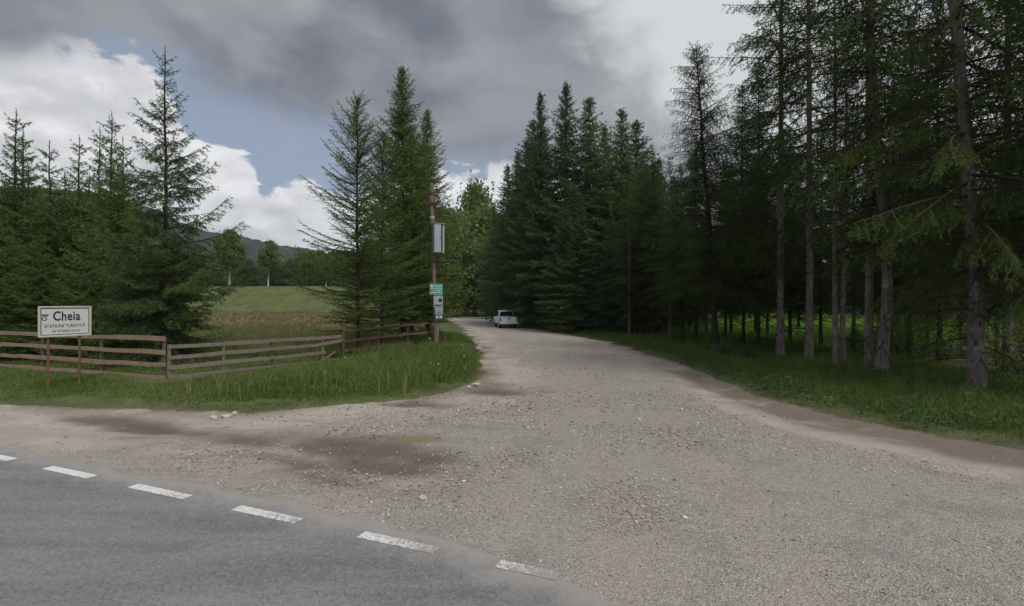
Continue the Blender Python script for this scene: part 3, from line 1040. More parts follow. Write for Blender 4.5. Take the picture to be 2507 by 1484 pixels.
    PR['r2'] = make_conifer(44, 20.0, 4.0, 3.1, 0.15, p=0.5, dz=0.58, nb=5, e_lo=-18, e_hi=30, sag=0.14, tip=0.04, tw=0.32, ts=0.13, hang=1.2, nl=0.085, nw=0.027, ns=0.045,
                            drop=0.2, fill=0.7, mat='forest', bark='bark', name='twin_larch', jit=0.35, dead=20, low_round=0.6, sides=12, mid_var=0.48,
                            bend=([0, 1.2, 2.6, 4.5, 6.5, 12, 20], [0, 0.16, 0.26, 0.18, -0.05, -0.3, -0.5], [0, 0, 0, 0, 0, 0, 0]))
    PR['thin'] = make_conifer(45, 13.0, 6.0, 1.3, 0.075, p=0.5, dz=0.5, nb=4, e_lo=-10, e_hi=30, sag=0.1, tip=0.0, tw=0.3, ts=0.14, hang=0.8, nl=0.08, nw=0.026, ns=0.05,
                              drop=0.3, fill=0.2, mat='forest', bark='bark', name='thin_conifer', jit=0.4, dead=16, low_round=0.6, sides=8)
    PR['br1'] = make_broad(51, 12.0, 1.6, 3.4, 0.16, 95, 130, 1.2, 0.42, 'broad', name='broadleaf_one')
    PR['br2'] = make_broad(52, 10.0, 1.0, 3.4, 0.16, 95, 130, 1.2, 0.42, 'far', name='broadleaf_two')
    PR['bi'] = make_broad(53, 9.5, 3.3, 2.4, 0.15, 90, 110, 0.62, 0.34, 'birch', 'bark_birch', name='birch', shape='egg')
    PR['bu1'] = make_broad(54, 1.8, 0.15, 1.0, 0.025, 34, 60, 0.36, 0.085, 'weeds', name='bush_one', stems=3)
    PR['bu2'] = make_broad(55, 2.6, 0.3, 1.1, 0.03, 34, 60, 0.42, 0.095, 'broad', name='bush_two', stems=3)


prototypes()


def forest():
    # --- left plantation behind the fence
    gL = 'young spruces behind the roadside fence'
    plant(PR['hero'], 'spruce_tree', ax(405, 21), 21, zt(112, 21), 'tallest dark spruce with a bare spiky tip behind the fence corner', group=gL, rz=0.4)
    rows = [(30, 24.5, 265, 'sp1', 'spruce with a tall bare spike at the left edge of the photo'),
            (48, 26.5, 312, 'sp2', 'slim spruce just right of the leftmost spike topped spruce'),
            (122, 24, 342, 'sp2', 'lower spruce with a short spike rising behind the town sign'),
            (186, 25, 330, 'sp1', 'spruce with upswept thin tip right of the town sign'),
            (236, 27, 308, 'sp1', 'slender spruce half hidden by the second tallest spruce'),
            (266, 24, 270, 'sp1', 'second tallest spruce standing left of the tallest spruce'),
            (310, 27.5, 335, 'sp2', 'thin tipped spruce directly left of the tallest spruce'),
            (62, 26, 405, 'sp2', 'mid height spruce filling the gap right of the two left edge spikes'), (152, 27, 415, 'sp1', 'mid height spruce in the second rank above the town sign'),
            (212, 25.5, 420, 'sp2', 'mid height spruce before the second tallest spruce'), (296, 24.5, 405, 'sp1', 'mid height spruce between the two tallest spruces'),
            (-70, 23, 360, 'sp2', None), (-30, 30, 330, 'sp1', None), (80, 30, 455, 'sp2', None), (160, 30, 450, 'sp2', None),
            (350, 25, 500, 'sp2', 'low broad spruce pressed against the tallest spruce on its left'), (220, 22, 545, 'sp2', 'low bushy spruce above the right edge of the town sign'),
            (100, 21.8, 560, 'sp2', 'low bushy spruce directly behind the town sign'), (10, 22, 540, 'sp2', 'low bushy spruce at the left edge behind the fence'),
            (318, 21.3, 600, 'sp2', 'low bushy spruce behind the fence left of the tallest spruce'), (-150, 26, 300, 'sp1', None), (-240, 24, 330, 'sp2', None)]
    for px, D, py, k, lab in rows:
        plant(PR[k], 'spruce_tree', ax(px, D), D, zt(py, D), lab or 'bushy young spruce at the back of the left plantation', group=gL, wide=1.0 if py < 400 else 1.35)
    # --- larches by the pole
    gM = 'larches along the fence beside the pole'
    plant(PR['la1'], 'larch_tree', ax(880, 22.9), 22.9, zt(235, 22.9), 'feathery thin larch with wide lower branches behind the fence end', group=gM, rz=2.9)
    plant(PR['la1'], 'larch_tree', ax(936, 26), 26, zt(320, 26), 'shorter thin larch between the feathery larch and the tall one', group=gM, rz=5.1, wide=0.95)
    plant(PR['la2'], 'larch_tree', ax(984, 28.5), 28.5, zt(165, 28.5), 'tallest dense green larch left of the wooden pole', group=gM, rz=0.3)
    plant(PR['la2'], 'larch_tree', ax(1046, 31), 31, zt(268, 31), 'dense larch directly behind the wooden pole', group=gM, rz=2.0, wide=0.95)
    plant(PR['la2'], 'larch_tree', ax(1010, 33), 33, zt(330, 33), 'lower larch hidden behind the tallest larch', group=gM, rz=4.0)
    # --- tall spruces beside the track
    gC = 'tall spruces along the right side of the track'
    tall = [(1328, 51, 225, 'ta1', 'spruce with a pointed top standing just right of the white pickup'),
            (1388, 49, 203, 'ta1', 'tallest pointed spruce in the row right of the white pickup'),
            (1448, 46, 236, 'ta2', 'spruce with a ragged tip right of the tallest row spruce'),
            (1524, 43, 265, 'ta2', 'dark spruce with narrow tip left of the drooping larch'),
            (1556, 47, 290, 'ta2', 'narrow spruce tip just left of the drooping larch'),
            (1285, 57, 335, 'ta1', 'shorter spruce behind the white pickup'),
            (1246, 66, 400, 'ta1', 'spruce at the left end of the row beyond the pickup'),
            (1600, 42, 395, 'ta2', 'low spruce crown beside the drooping larch trunk'),
            (1420, 42, 470, 'ta1', 'low full spruce in front of the tallest row spruce'),
            (1385, 44, 480, 'ta1', 'low full spruce with boughs close to the pickup'),
            (1490, 39, 520, 'ta2', 'low dark spruce at the track side between taller ones'),
            (1560, 36, 560, 'ta2', 'low dark spruce left of the drooping larch'),
            (1612, 38, 385, 'ta2', 'full spruce touching the left side of the drooping larch'), (1655, 44, 425, 'ta1', 'dark spruce seen behind the drooping larch crown'),
            (1486, 50, 300, 'ta1', 'spruce filling the gap right of the ragged tipped one'), (1305, 55, 290, 'ta2', 'spruce rising behind the first pointed one near the pickup'),
            (1265, 60, 365, 'ta1', 'broad spruce directly beyond the white pickup'), (1690, 40, 470, 'ta2', 'low dark spruce right behind the drooping larch trunk'),
            (1215, 80, 500, 'ta1', 'small far spruce at the bend of the track')]
    for px, D, py, k, lab in tall:
        plant(PR[k], 'spruce_tree', ax(px, D), D, zt(py, D), lab, group=gC, wide=0.85 if px == 1328 else rnd.uniform(0.95, 1.25), lean=(rnd.uniform(-.02, .02), rnd.uniform(-.02, .02)))
    for k in range(44):                      # inner rows of the same wood
        D = 38 + 34 * rnd.random()
        x = 7.5 + (62 - D) * 0.08 + 1 + 16 * rnd.random() ** 1.2
        if x / D > 0.26: continue
        plant(PR['ta2' if k % 2 else 'ta1'], 'spruce_tree', x, D, 13 + 6 * rnd.random(), 'dark spruce deeper in the wood behind the roadside row', group='dark spruces deeper in the wood')
    # --- drooping larch and the forest on the right
    gR = 'forest trees on the right verge'
    plant(PR['old'], 'larch_tree', ax(1752, 25.5), 25.5, zt(108, 25.5), 'lone drooping larch with see through crown standing before the dark wood', group=gR, rz=0)
    F_ = [(2390, 13.4, 24.0, 'r1', 0.0, 'thick grey trunked larch nearest the camera on the right verge'),
          (2152, 16.7, 21.0, 'r2', 0.0, 'curved grey trunk, right one of the forked looking pair'),
          (2128, 17.2, 19.5, 'fo1', 1.1, 'straight grey trunk, left one of the forked looking pair'),
          (2046, 18.6, 15.0, 'thin', 0.3, 'thin pale trunk, left one of the two slender stems'),
          (2064, 19.2, 14.0, 'thin', 2.2, 'thin brown trunk, right one of the two slender stems'),
          (1980, 21.0, 22.0, 'fo1', 2.0, 'tall dark trunked larch left of the slender stems'),
          (1910, 22.7, 23.0, 'fo1', 4.0, 'tall larch at the left edge of the high canopy'),
          (1856, 26, 15.0, 'fo2', 1.0, 'dark trunk silhouetted against the bright glade, second right of the drooping larch'),
          (1820, 27, 14.0, 'fo2', 3.0, 'dark trunk silhouetted against the glade just right of the drooping larch'),
          (2226, 22, 15.0, 'fo2', 0.5, 'dark trunk in shade right of the forked looking pair'),
          (2300, 20, 15.0, 'fo2', 2.5, 'dark trunk in shade left of the thick grey trunk'),
          (2470, 17.5, 21.0, 'fo1', 5.0, 'dark trunk in shade right of the thick grey trunk'),
          (2560, 12.5, 20.0, 'r1', 2.2, 'larch just outside the right edge whose boughs hang into view'),
          (2610, 14.5, 21.0, 'r2', 1.7, 'larch outside the right edge behind the hanging boughs'),
          (2760, 11.5, 21.0, 'fo1', 0.9, 'larch well outside the right edge of the photo')]
    for px, D, zt_, k, rz, lab in F_:
        plant(PR[k], 'larch_tree' if k in ('r1', 'r2', 'fo1') else 'spruce_tree', ax(px, D), D, zt_, lab, group=gR, rz=rz)
    # far side of the glade
    for k in range(22):
        a = 0.42 + 0.75 * (k + rnd.random()) / 22
        D = 82 + 22 * rnd.random()
        plant(PR['ta1' if k % 2 else 'ta2'], 'spruce_tree', a * D, D, 11 + 5 * rnd.random(), 'dark spruce on the far side of the glade', group='spruces beyond the glade', wide=1.3)
    # --- far end of the track and the meadow's back edge
    gE = 'trees at the far end of the track'
    plant(PR['br1'], 'broadleaf_tree', ax(1158, 112), 116, zt(462, 116), 'tall pale green tree with ragged top where the track bends', group=gE, wide=0.7)
    for px, D, py, k, lab in [(1120, 100, 560, 'br1', 'yellow green tree right of the wooden pole'), (1195, 104, 520, 'br1', 'yellow green tree left of the spruce row'),
                              (1165, 96, 600, 'br1', 'low bushy tree at the bend of the track'), (1085, 90, 520, 'br1', 'leafy tree behind the grey cabinet on the pole'),
                              (1220, 92, 590, 'br2', 'dark leafy tree beyond the white pickup'), (1050, 110, 560, 'br2', 'leafy tree hidden behind the pole larches'),
                              (1140, 125, 600, 'br2', 'dark leafy tree beyond the bend'), (1010, 100, 590, 'br1', 'leafy tree seen between the larch trunks')]:
        plant(PR[k], 'broadleaf_tree', ax(px, D), D, zt(py, D), lab, group=gE, wide=1.0)
    gB = 'birches on the meadow bank'
    for px, D, py, w, lab in [(562, 96, 566, 1.0, 'largest birch with a white trunk on the meadow bank'), (656, 95, 592, 0.95, 'slim birch with white trunk in the middle of the meadow bank'),
                              (798, 95, 640, 0.8, 'small birch with thin pale trunk near the larches')]:
        plant(PR['bi'], 'birch_tree', ax(px, D), D, zt(py, D), lab, group=gB, wide=w * 1.0)
    for k in range(30):
        px = 440 + (940 - 440) * (k + 0.7 * rnd.random()) / 30
        D = 118 + 26 * rnd.random()
        py = 640 - 24 * rnd.random() - (18 if px > 780 else 0) + (12 if 600 < px < 720 else 0)
        kk = ('br2', 'ta1', 'br2', 'br1')[k % 4]
        t = plant(PR[kk], 'spruce_tree' if kk == 'ta1' else 'broadleaf_tree', ax(px, D), D, zt(py, D),
                  'dark spruce in the tree line behind the meadow' if kk == 'ta1' else 'bushy broadleaf tree in the tree line behind the meadow',
                  group='dark spruces in the meadow tree line' if kk == 'ta1' else 'bushy trees in the meadow tree line', wide=1.0 if kk != 'ta1' else 1.6)
    # --- bushes in the forest edge
    gU = 'leafy bushes under the forest trees'
    anchors = [(1752, 'the drooping larch'), (1910, 'the tall larch edging the high canopy'), (2055, 'the two slender stems'), (2142, 'the forked looking grey pair'), (2390, 'the thick grey trunk')]
    def near(items):
        out = {}
        for an, nm in anchors:
            mine = sorted([(abs(i[0] - an), i) for i in items if min(anchors, key=lambda q: abs(q[0] - i[0]))[0] == an])
            cnt = {'left': 0, 'right': 0}
            for _, i in mine:
                sd_ = 'left' if i[0] < an else 'right'
                w = ('next', 'second', 'third', 'fourth', 'fifth', 'sixth', 'seventh', 'eighth', 'ninth', 'tenth')[cnt[sd_]]
                cnt[sd_] += 1
                out[i] = f'{w} to the {sd_} of {nm}'
        return out
    slim = [(1640, 33, 12), (1668, 31, 11), (1704, 31, 11), (1728, 34, 11), (1776, 30, 11), (1790, 34, 12), (1880, 30, 12), (1935, 28, 12), (2010, 27, 12), (2090, 24, 11),
                                   (1600, 35, 13), (1575, 39, 14), (1540, 35.5, 11), (2180, 28, 11), (2270, 26, 11), (2350, 25, 11), (2440, 24, 11), (2500, 22, 11), (2220, 24.5, 10), (1850, 33, 12), (2130, 33, 12), (2060, 36, 13), (1955, 38, 13)]
    names = near(slim)
    for k, (px, D, h) in enumerate(slim):
        plant(PR['fo2' if k % 3 else 'fo1'], 'spruce_tree', ax(px, D), D, h, 'slim dark trunk ' + names[(px, D, h)], group='slim dark trunks in the forest strip', wide=1.2)
    bush = [(2260, 19, 1.9, 'bu2'), (2320, 21, 2.3, 'bu2'), (2440, 19.5, 2.2, 'bu2'), (2500, 15.5, 2.6, 'bu2'), (2200, 23, 1.8, 'bu1'), (2560, 17, 2.4, 'bu2'),
                                       (2090, 23, 1.3, 'bu1'), (1770, 22.3, 0.9, 'bu1'), (1830, 21, 0.8, 'bu1'), (2380, 24, 2.2, 'bu2'), (2150, 27, 1.6, 'bu1')]
    names = near(bush)
    for k, (px, D, h, kk) in enumerate(bush):
        plant(PR[kk], 'bush', ax(px, D), D, h, 'leafy green bush ' + names[(px, D, h, kk)], 'bush', gU)
    for k in range(26):
        x = 14 + 34 * rnd.random(); D = 28 + 50 * rnd.random()
        if poly_sd(np.array([[x, D]]), GLADE)[0] < 1: continue
        plant(PR['bu1'], 'bush', x, D, 0.8 + 0.9 * rnd.random(), 'bright green bush growing out in the glade', 'bush', 'bushes in the glade')


forest()


# ------------------------------------------------------------------ fences
M['rail_brown'] = plain('weathered_brown_boards', (0.285, 0.205, 0.150), 0.9, 0.15, 0.4, 5, dirt=(0.38, 0.31, 0.255))
M['rail_grey'] = plain('weathered_grey_boards', (0.195, 0.160, 0.140), 0.9, 0.15, 0.45, 4, dirt=(0.29, 0.245, 0.22))
M['rail_red'] = plain('reddish_brown_boards', (0.135, 0.085, 0.062), 0.9, 0.15, 0.3, 6)
M['post_wood'] = plain('dark_fence_post', (0.120, 0.090, 0.072), 0.9, 0.15, 0.35, 7)


def board(name, a, b, h, th, mat, parent, roll=0.0, grain=True):
    """a plank from a to b (its centre line), slightly uneven"""
    a, b = Vector(a), Vector(b)
    d = b - a
    L = d.length
    bm = bmesh.new()
    nseg = max(2, int(L / 0.8))
    secs = []
    for k in range(nseg + 1):
        t = k / nseg
        w1 = h * (1 + rnd.uniform(-0.13, 0.13)); dz = rnd.uniform(-0.013, 0.013); dy = rnd.uniform(-0.006, 0.006)
        x = L * t
        secs.append([bm.verts.new((x, dy - th / 2, dz - w1 / 2)), bm.verts.new((x, dy + th / 2, dz - w1 / 2)),
                     bm.verts.new((x, dy + th / 2, dz + w1 / 2)), bm.verts.new((x, dy - th / 2, dz + w1 / 2))])
    for k in range(nseg):
        for q in range(4):
            bm.faces.new((secs[k][q], secs[k + 1][q], secs[k + 1][(q + 1) % 4], secs[k][(q + 1) % 4]))
    bm.faces.new(secs[0][::-1]); bm.faces.new(secs[-1])
    bmesh.ops.recalc_face_normals(bm, faces=bm.faces)
    X = d.normalized(); Z = Vector((0, 0, 1)); Yv = Z.cross(X).normalized(); Z = X.cross(Yv)
    Mx = Matrix((X, Yv, Z)).transposed().to_4x4()
    bmesh.ops.transform(bm, matrix=Matrix.Translation(a) @ Mx @ Matrix.Rotation(roll, 4, 'X'), verts=bm.verts)
    return bm_obj(name, bm, mat, parent)


def post(a, top, w, mat, parent, lean=(0, 0)):
    bm = bmesh.new()
    add_box(bm, (0, 0, top / 2 - 0.15), (w, w * 0.9, top + 0.3), Matrix.Rotation(rnd.uniform(-0.3, 0.3), 4, 'Z'), 0.008)
    bmesh.ops.rotate(bm, cent=(0, 0, 0), matrix=Matrix.Rotation(lean[0], 3, 'Y') @ Matrix.Rotation(lean[1], 3, 'X'), verts=bm.verts)
    bmesh.ops.translate(bm, vec=Vector(a), verts=bm.verts)
    return bm_obj('post', bm, mat, parent)


def fences():
    def lp(p, q, t):
        return (p[0] + (q[0] - p[0]) * t, p[1] + (q[1] - p[1]) * t)
    # --- along the road, left
    A, B = (-10.96, 16.2), (-27.4, 22.2)
    f = empty('wooden_fence', (A[0], A[1], 0))
    tag(f, 'weathered brown rail fence with four boards behind the town sign', 'fence', 'rail fences round the meadow')
    un = Vector((B[0] - A[0], B[1] - A[1], 0)).normalized()
    nr = Vector((un.y, -un.x, 0))
    if nr.y > 0: nr = -nr
    L = math.hypot(B[0] - A[0], B[1] - A[1])
    for k, z in enumerate((1.37, 0.95, 0.54, 0.15)):
        cuts = [-0.05, (4.6, 3.9, 2.4, 4.2)[k], (9.2, 8.6, 7.6, 8.9)[k], (13.8, 12.6, 12.9, 13.1)[k], L]
        for q in range(4):
            a = un * cuts[q] + nr * (0.055 + 0.004 * q); b = un * (cuts[q + 1] - 0.01) + nr * (0.055 + 0.004 * q)
            dz = (0.012, -0.01, 0.015, -0.02)[(q + k) % 4]
            board('rail', (a.x, a.y, z - 0.0 + dz), (b.x, b.y, z - dz * 0.6 + 0.02 * (q == 1)), 0.135, 0.026, M['rail_brown'], f, rnd.uniform(-0.05, 0.05))
    for t in (0.06, 3.05, 6.2, 9.3, 12.4, 15.6):
        p = un * t
        post((p.x, p.y, 0), 1.38 + rnd.uniform(-0.03, 0.08), 0.085, M['post_wood'], f)
    # --- meadow side, grey boards
    A, B = (-10.88, 16.25), (-7.25, 21.75)
    f = empty('wooden_fence', (A[0], A[1], 0))
    tag(f, 'grey weathered rail fence with leaning posts running towards the larches', 'fence', 'rail fences round the meadow')
    D = Vector((B[0] - A[0], B[1] - A[1], 0))
    L = D.length; un = D / L; nr = Vector((un.y, -un.x, 0))
    zs = [((0.0, 1.02), (1.0, 0.99)), ((0.0, 0.68), (0.80, 0.70), (1.0, 0.83)), ((0.0, 0.36), (0.88, 0.37)), ((0.0, 0.06), (1.0, 0.0))]
    for k, zz in enumerate(zs):
        for (t0, z0), (t1, z1) in zip(zz[:-1], zz[1:]):
            cuts = [t0, (t0 + t1) * 0.5 + rnd.uniform(-0.06, 0.06), t1] if t1 - t0 > 0.6 else [t0, t1]
            for c0, c1 in zip(cuts[:-1], cuts[1:]):
                a = un * (L * c0 - 0.04) + nr * 0.05; b = un * (L * c1 - 0.008) + nr * (0.052)
                za = z0 + (z1 - z0) * (c0 - t0) / (t1 - t0); zb = z0 + (z1 - z0) * (c1 - t0) / (t1 - t0)
                board('rail', (a.x, a.y, za + 0.09), (b.x, b.y, zb + 0.09), 0.125, 0.026, M['rail_grey'], f, rnd.uniform(-0.06, 0.06))
    for t, h, ln in ((0.0, 1.18, 0.0), (0.255, 1.08, 0.02), (0.53, 1.38, -0.06), (0.86, 1.16, 0.0)):
        p = un * (L * t)
        post((p.x, p.y, 0), h, 0.08, M['post_wood'] if t in (0.53,) else M['rail_grey'], f, (ln, 0))
    # a broken board leaning on the lower rails
    p = un * (L * 0.79)
    board('rail', (p.x + nr.x * .12, p.y + nr.y * .12, 0.02), (p.x + un.x * 1.0 + nr.x * .1, p.y + un.y * 1.0 + nr.y * .1, 0.46), 0.07, 0.02, M['rail_grey'], f)
    # --- reddish rails to the pole
    A, B = (-7.2, 21.9), (-4.25, 27.2)
    f = empty('wooden_fence', (A[0], A[1], 0))
    tag(f, 'reddish brown rail fence section between larch trunks and the wooden pole', 'fence', 'rail fences round the meadow')
    D = Vector((B[0] - A[0], B[1] - A[1], 0)); L = D.length; un = D / L; nr = Vector((un.y, -un.x, 0))
    for z0, z1, t1 in ((1.33, 1.45, 1.0), (0.88, 0.97, 1.0), (0.48, 0.50, 0.72), (0.10, 0.05, 0.42)):
        for c0, c1 in ((0.0, 0.5), (0.5, 1.0)):
            c0 *= t1; c1 *= t1
            a = un * (L * c0 - 0.02) + nr * 0.05; b = un * (L * c1 - 0.01) + nr * 0.052
            board('rail', (a.x, a.y, z0 + (z1 - z0) * c0 / t1), (b.x, b.y, z0 + (z1 - z0) * c1 / t1), 0.10, 0.024, M['rail_red'], f, rnd.uniform(-0.05, 0.05))
    for t, h in ((0.0, 1.42), (0.34, 1.3), (0.68, 1.35), (0.985, 1.5)):
        p = un * (L * t)
        post((p.x, p.y, 0), h, 0.075, M['post_wood'], f)


fences()


# ------------------------------------------------------------------ lettering
def text_mesh(name, body, width, height, mat, parent, at, bold=0.0, depth=0.002, italic=0.0):
    """flat lettering fitted to width and height (metres), centred at `at`, reading along local x and facing local -y"""
    cu = bpy.data.curves.new(name, 'FONT')
    cu.body = body
    cu.size = 1.0
    cu.align_x = 'CENTER'
    cu.offset = bold
    cu.space_character = 1.0 + bold * 3.2
    cu.shear = italic
    cu.resolution_u = 3
    o = bpy.data.objects.new(name, cu)
    COL.objects.link(o)
    dg = bpy.context.evaluated_depsgraph_get()
    me = bpy.data.meshes.new_from_object(o.evaluated_get(dg))
    bpy.data.objects.remove(o)
    co = np.zeros(len(me.vertices) * 3, np.float32)
    me.vertices.foreach_get('co', co)
    co = co.reshape(-1, 3)
    lo, hi = co.min(0), co.max(0)
    x = (co[:, 0] - (lo[0] + hi[0]) / 2) / (hi[0] - lo[0]) * width
    z = (co[:, 1] - (lo[1] + hi[1]) / 2) / (hi[1] - lo[1]) * height
    out = np.stack([x + at[0], np.full(len(x), at[1]), z + at[2]], 1).astype(np.float32)
    me.vertices.foreach_set('co', out.ravel())
    me.materials.clear(); me.materials.append(mat)
    me.update()
    return link(name, me, parent)


def flat_poly(name, pts, mat, parent, y):
    me = bpy.data.meshes.new(name)
    me.from_pydata([(p[0], y, p[1]) for p in pts], [], [list(range(len(pts)))])
    me.materials.append(mat)
    return link(name, me, parent)


M['sign_white'] = plain('dull_white_sign_sheet', (0.58, 0.585, 0.57), 0.55, 0.35, 0.06, 3, dirt=(0.46, 0.46, 0.43))
M['sign_frame'] = plain('pale_sign_frame', (0.50, 0.51, 0.47), 0.6, 0.3, 0.12, 5, dirt=(0.30, 0.29, 0.25))
M['ink'] = plain('black_sign_print', (0.018, 0.022, 0.026), 0.6, 0.3, 0.1)
M['ink_blue'] = plain('faded_blue_print', (0.075, 0.085, 0.115), 0.6, 0.3, 0.1)
M['rust'] = plain('rusty_steel', (0.155, 0.085, 0.052), 0.85, 0.2, 0.35, 9, dirt=(0.09, 0.055, 0.04))


def town_sign():
    W, H = 1.285, 0.86
    t = empty('town_sign', (-12.73, 14.6, 0), math.atan2(0.934, 0.358))
    tag(t, 'white framed town name sign reading Cheia on two rusty posts', 'sign')
    zc = 1.98
    bm = bmesh.new()
    add_box(bm, (0, 0, zc), (W - 0.03, 0.012, H - 0.03))
    bm_obj('panel', bm, M['sign_white'], t)
    bm = bmesh.new()
    for c, s_ in (((0, -0.004, zc + H / 2 - 0.02), (W, 0.045, 0.04)), ((0, -0.004, zc - H / 2 + 0.02), (W, 0.045, 0.04)),
                  ((-W / 2 + 0.02, -0.004, zc), (0.04, 0.045, H - 0.082)), ((W / 2 - 0.02, -0.004, zc), (0.04, 0.045, H - 0.082))):
        add_box(bm, c, s_, None, 0.004)
    bm_obj('frame', bm, M['sign_frame'], t)
    y = -0.0085
    # thin dark line round the sheet
    bm = bmesh.new()
    iw, ih, lw = W / 2 - 0.062, H / 2 - 0.062, 0.011
    for c, s_ in (((0, y, zc + ih), (2 * iw, 0.002, lw * 1.6)), ((0, y, zc - ih), (2 * iw, 0.002, lw * 1.6)), ((-iw, y, zc), (lw * 1.6, 0.002, 2 * ih - 0.012)), ((iw, y, zc), (lw * 1.6, 0.002, 2 * ih - 0.012))):
        add_box(bm, c, s_)
    bm_obj('border_line', bm, M['ink'], t)
    text_mesh('lettering', 'Cheia', 0.665, 0.275, M['ink'], t, (0.03, y, zc + 0.155), 0.023)
    text_mesh('lettering', 'STAȚIUNE TURISTICĂ', 0.99, 0.15, M['ink_blue'], t, (-0.005, y, zc - 0.125), 0.022)
    text_mesh('lettering', 'DE INTERES LOCAL', 0.69, 0.062, M['ink_blue'], t, (0.02, y, zc - 0.27), 0.022)
    # small faded emblem at the left
    e = flat_poly('emblem', [(-0.585, zc + 0.205), (-0.40, zc + 0.205), (-0.425, zc + 0.145), (-0.58, zc + 0.165)], M['ink_blue'], t, y)
    bm = bmesh.new()
    n = 20
    vs = []
    for k in range(n):
        a = 2 * math.pi * k / n
        for r in (0.058, 0.034):
            vs.append(bm.verts.new((-0.505 + r * math.cos(a) * 1.1, y - 0.001, zc + 0.085 + r * math.sin(a))))
    for k in range(n):
        bm.faces.new((vs[2 * k], vs[(2 * k + 2) % (2 * n)], vs[(2 * k + 3) % (2 * n)], vs[2 * k + 1]))
    bm_obj('ring', bm, M['ink_blue'], e)
    for x in (-0.40, 0.36):
        bm = bmesh.new()
        V, Q = tube_np([(x, 0.045, -0.4), (x + 0.01, 0.04, 1.0), (x, 0.035, zc + H / 2 - 0.05)], [0.030, 0.030, 0.030], 10)
        link('post', mesh_np('post', V, Q, None, M['rust'], True), t)
    bm = bmesh.new()
    for x in (-0.40, 0.36):
        for dz in (-0.28, 0.28):
            add_box(bm, (x, 0.018, zc + dz), (0.10, 0.03, 0.03))
    tag(bm_obj('bracket', bm, M['rust'], t), kind='stuff')


town_sign()

# ------------------------------------------------------------------ pole with cabinet and notices
M['pole_wood'] = bark_mat('pole_wood', (0.13, 0.085, 0.070), (0.27, 0.20, 0.175), 14, 0.8, False)
M['cabinet'] = plain('grey_painted_cabinet', (0.36, 0.38, 0.42), 0.5, 0.4, 0.07, 2, dirt=(0.27, 0.27, 0.28))
M['black'] = plain('black_rubber', (0.016, 0.016, 0.017), 0.7, 0.3, 0.1)
M['iron'] = plain('dark_iron', (0.045, 0.036, 0.032), 0.7, 0.4, 0.25)
M['porcelain'] = plain('brown_porcelain', (0.075, 0.045, 0.040), 0.25, 0.5, 0.1)
M['teal'] = plain('teal_board', (0.135, 0.40, 0.39), 0.5, 0.35, 0.08, 2)
M['pale_print'] = plain('pale_print', (0.55, 0.66, 0.66), 0.5, 0.3, 0.05)
M['grey_notice'] = plain('grey_notice_sheet', (0.40, 0.42, 0.44), 0.5, 0.35, 0.08, 4)
M['green_notice'] = plain('dark_green_notice', (0.030, 0.085, 0.060), 0.5, 0.35, 0.1)


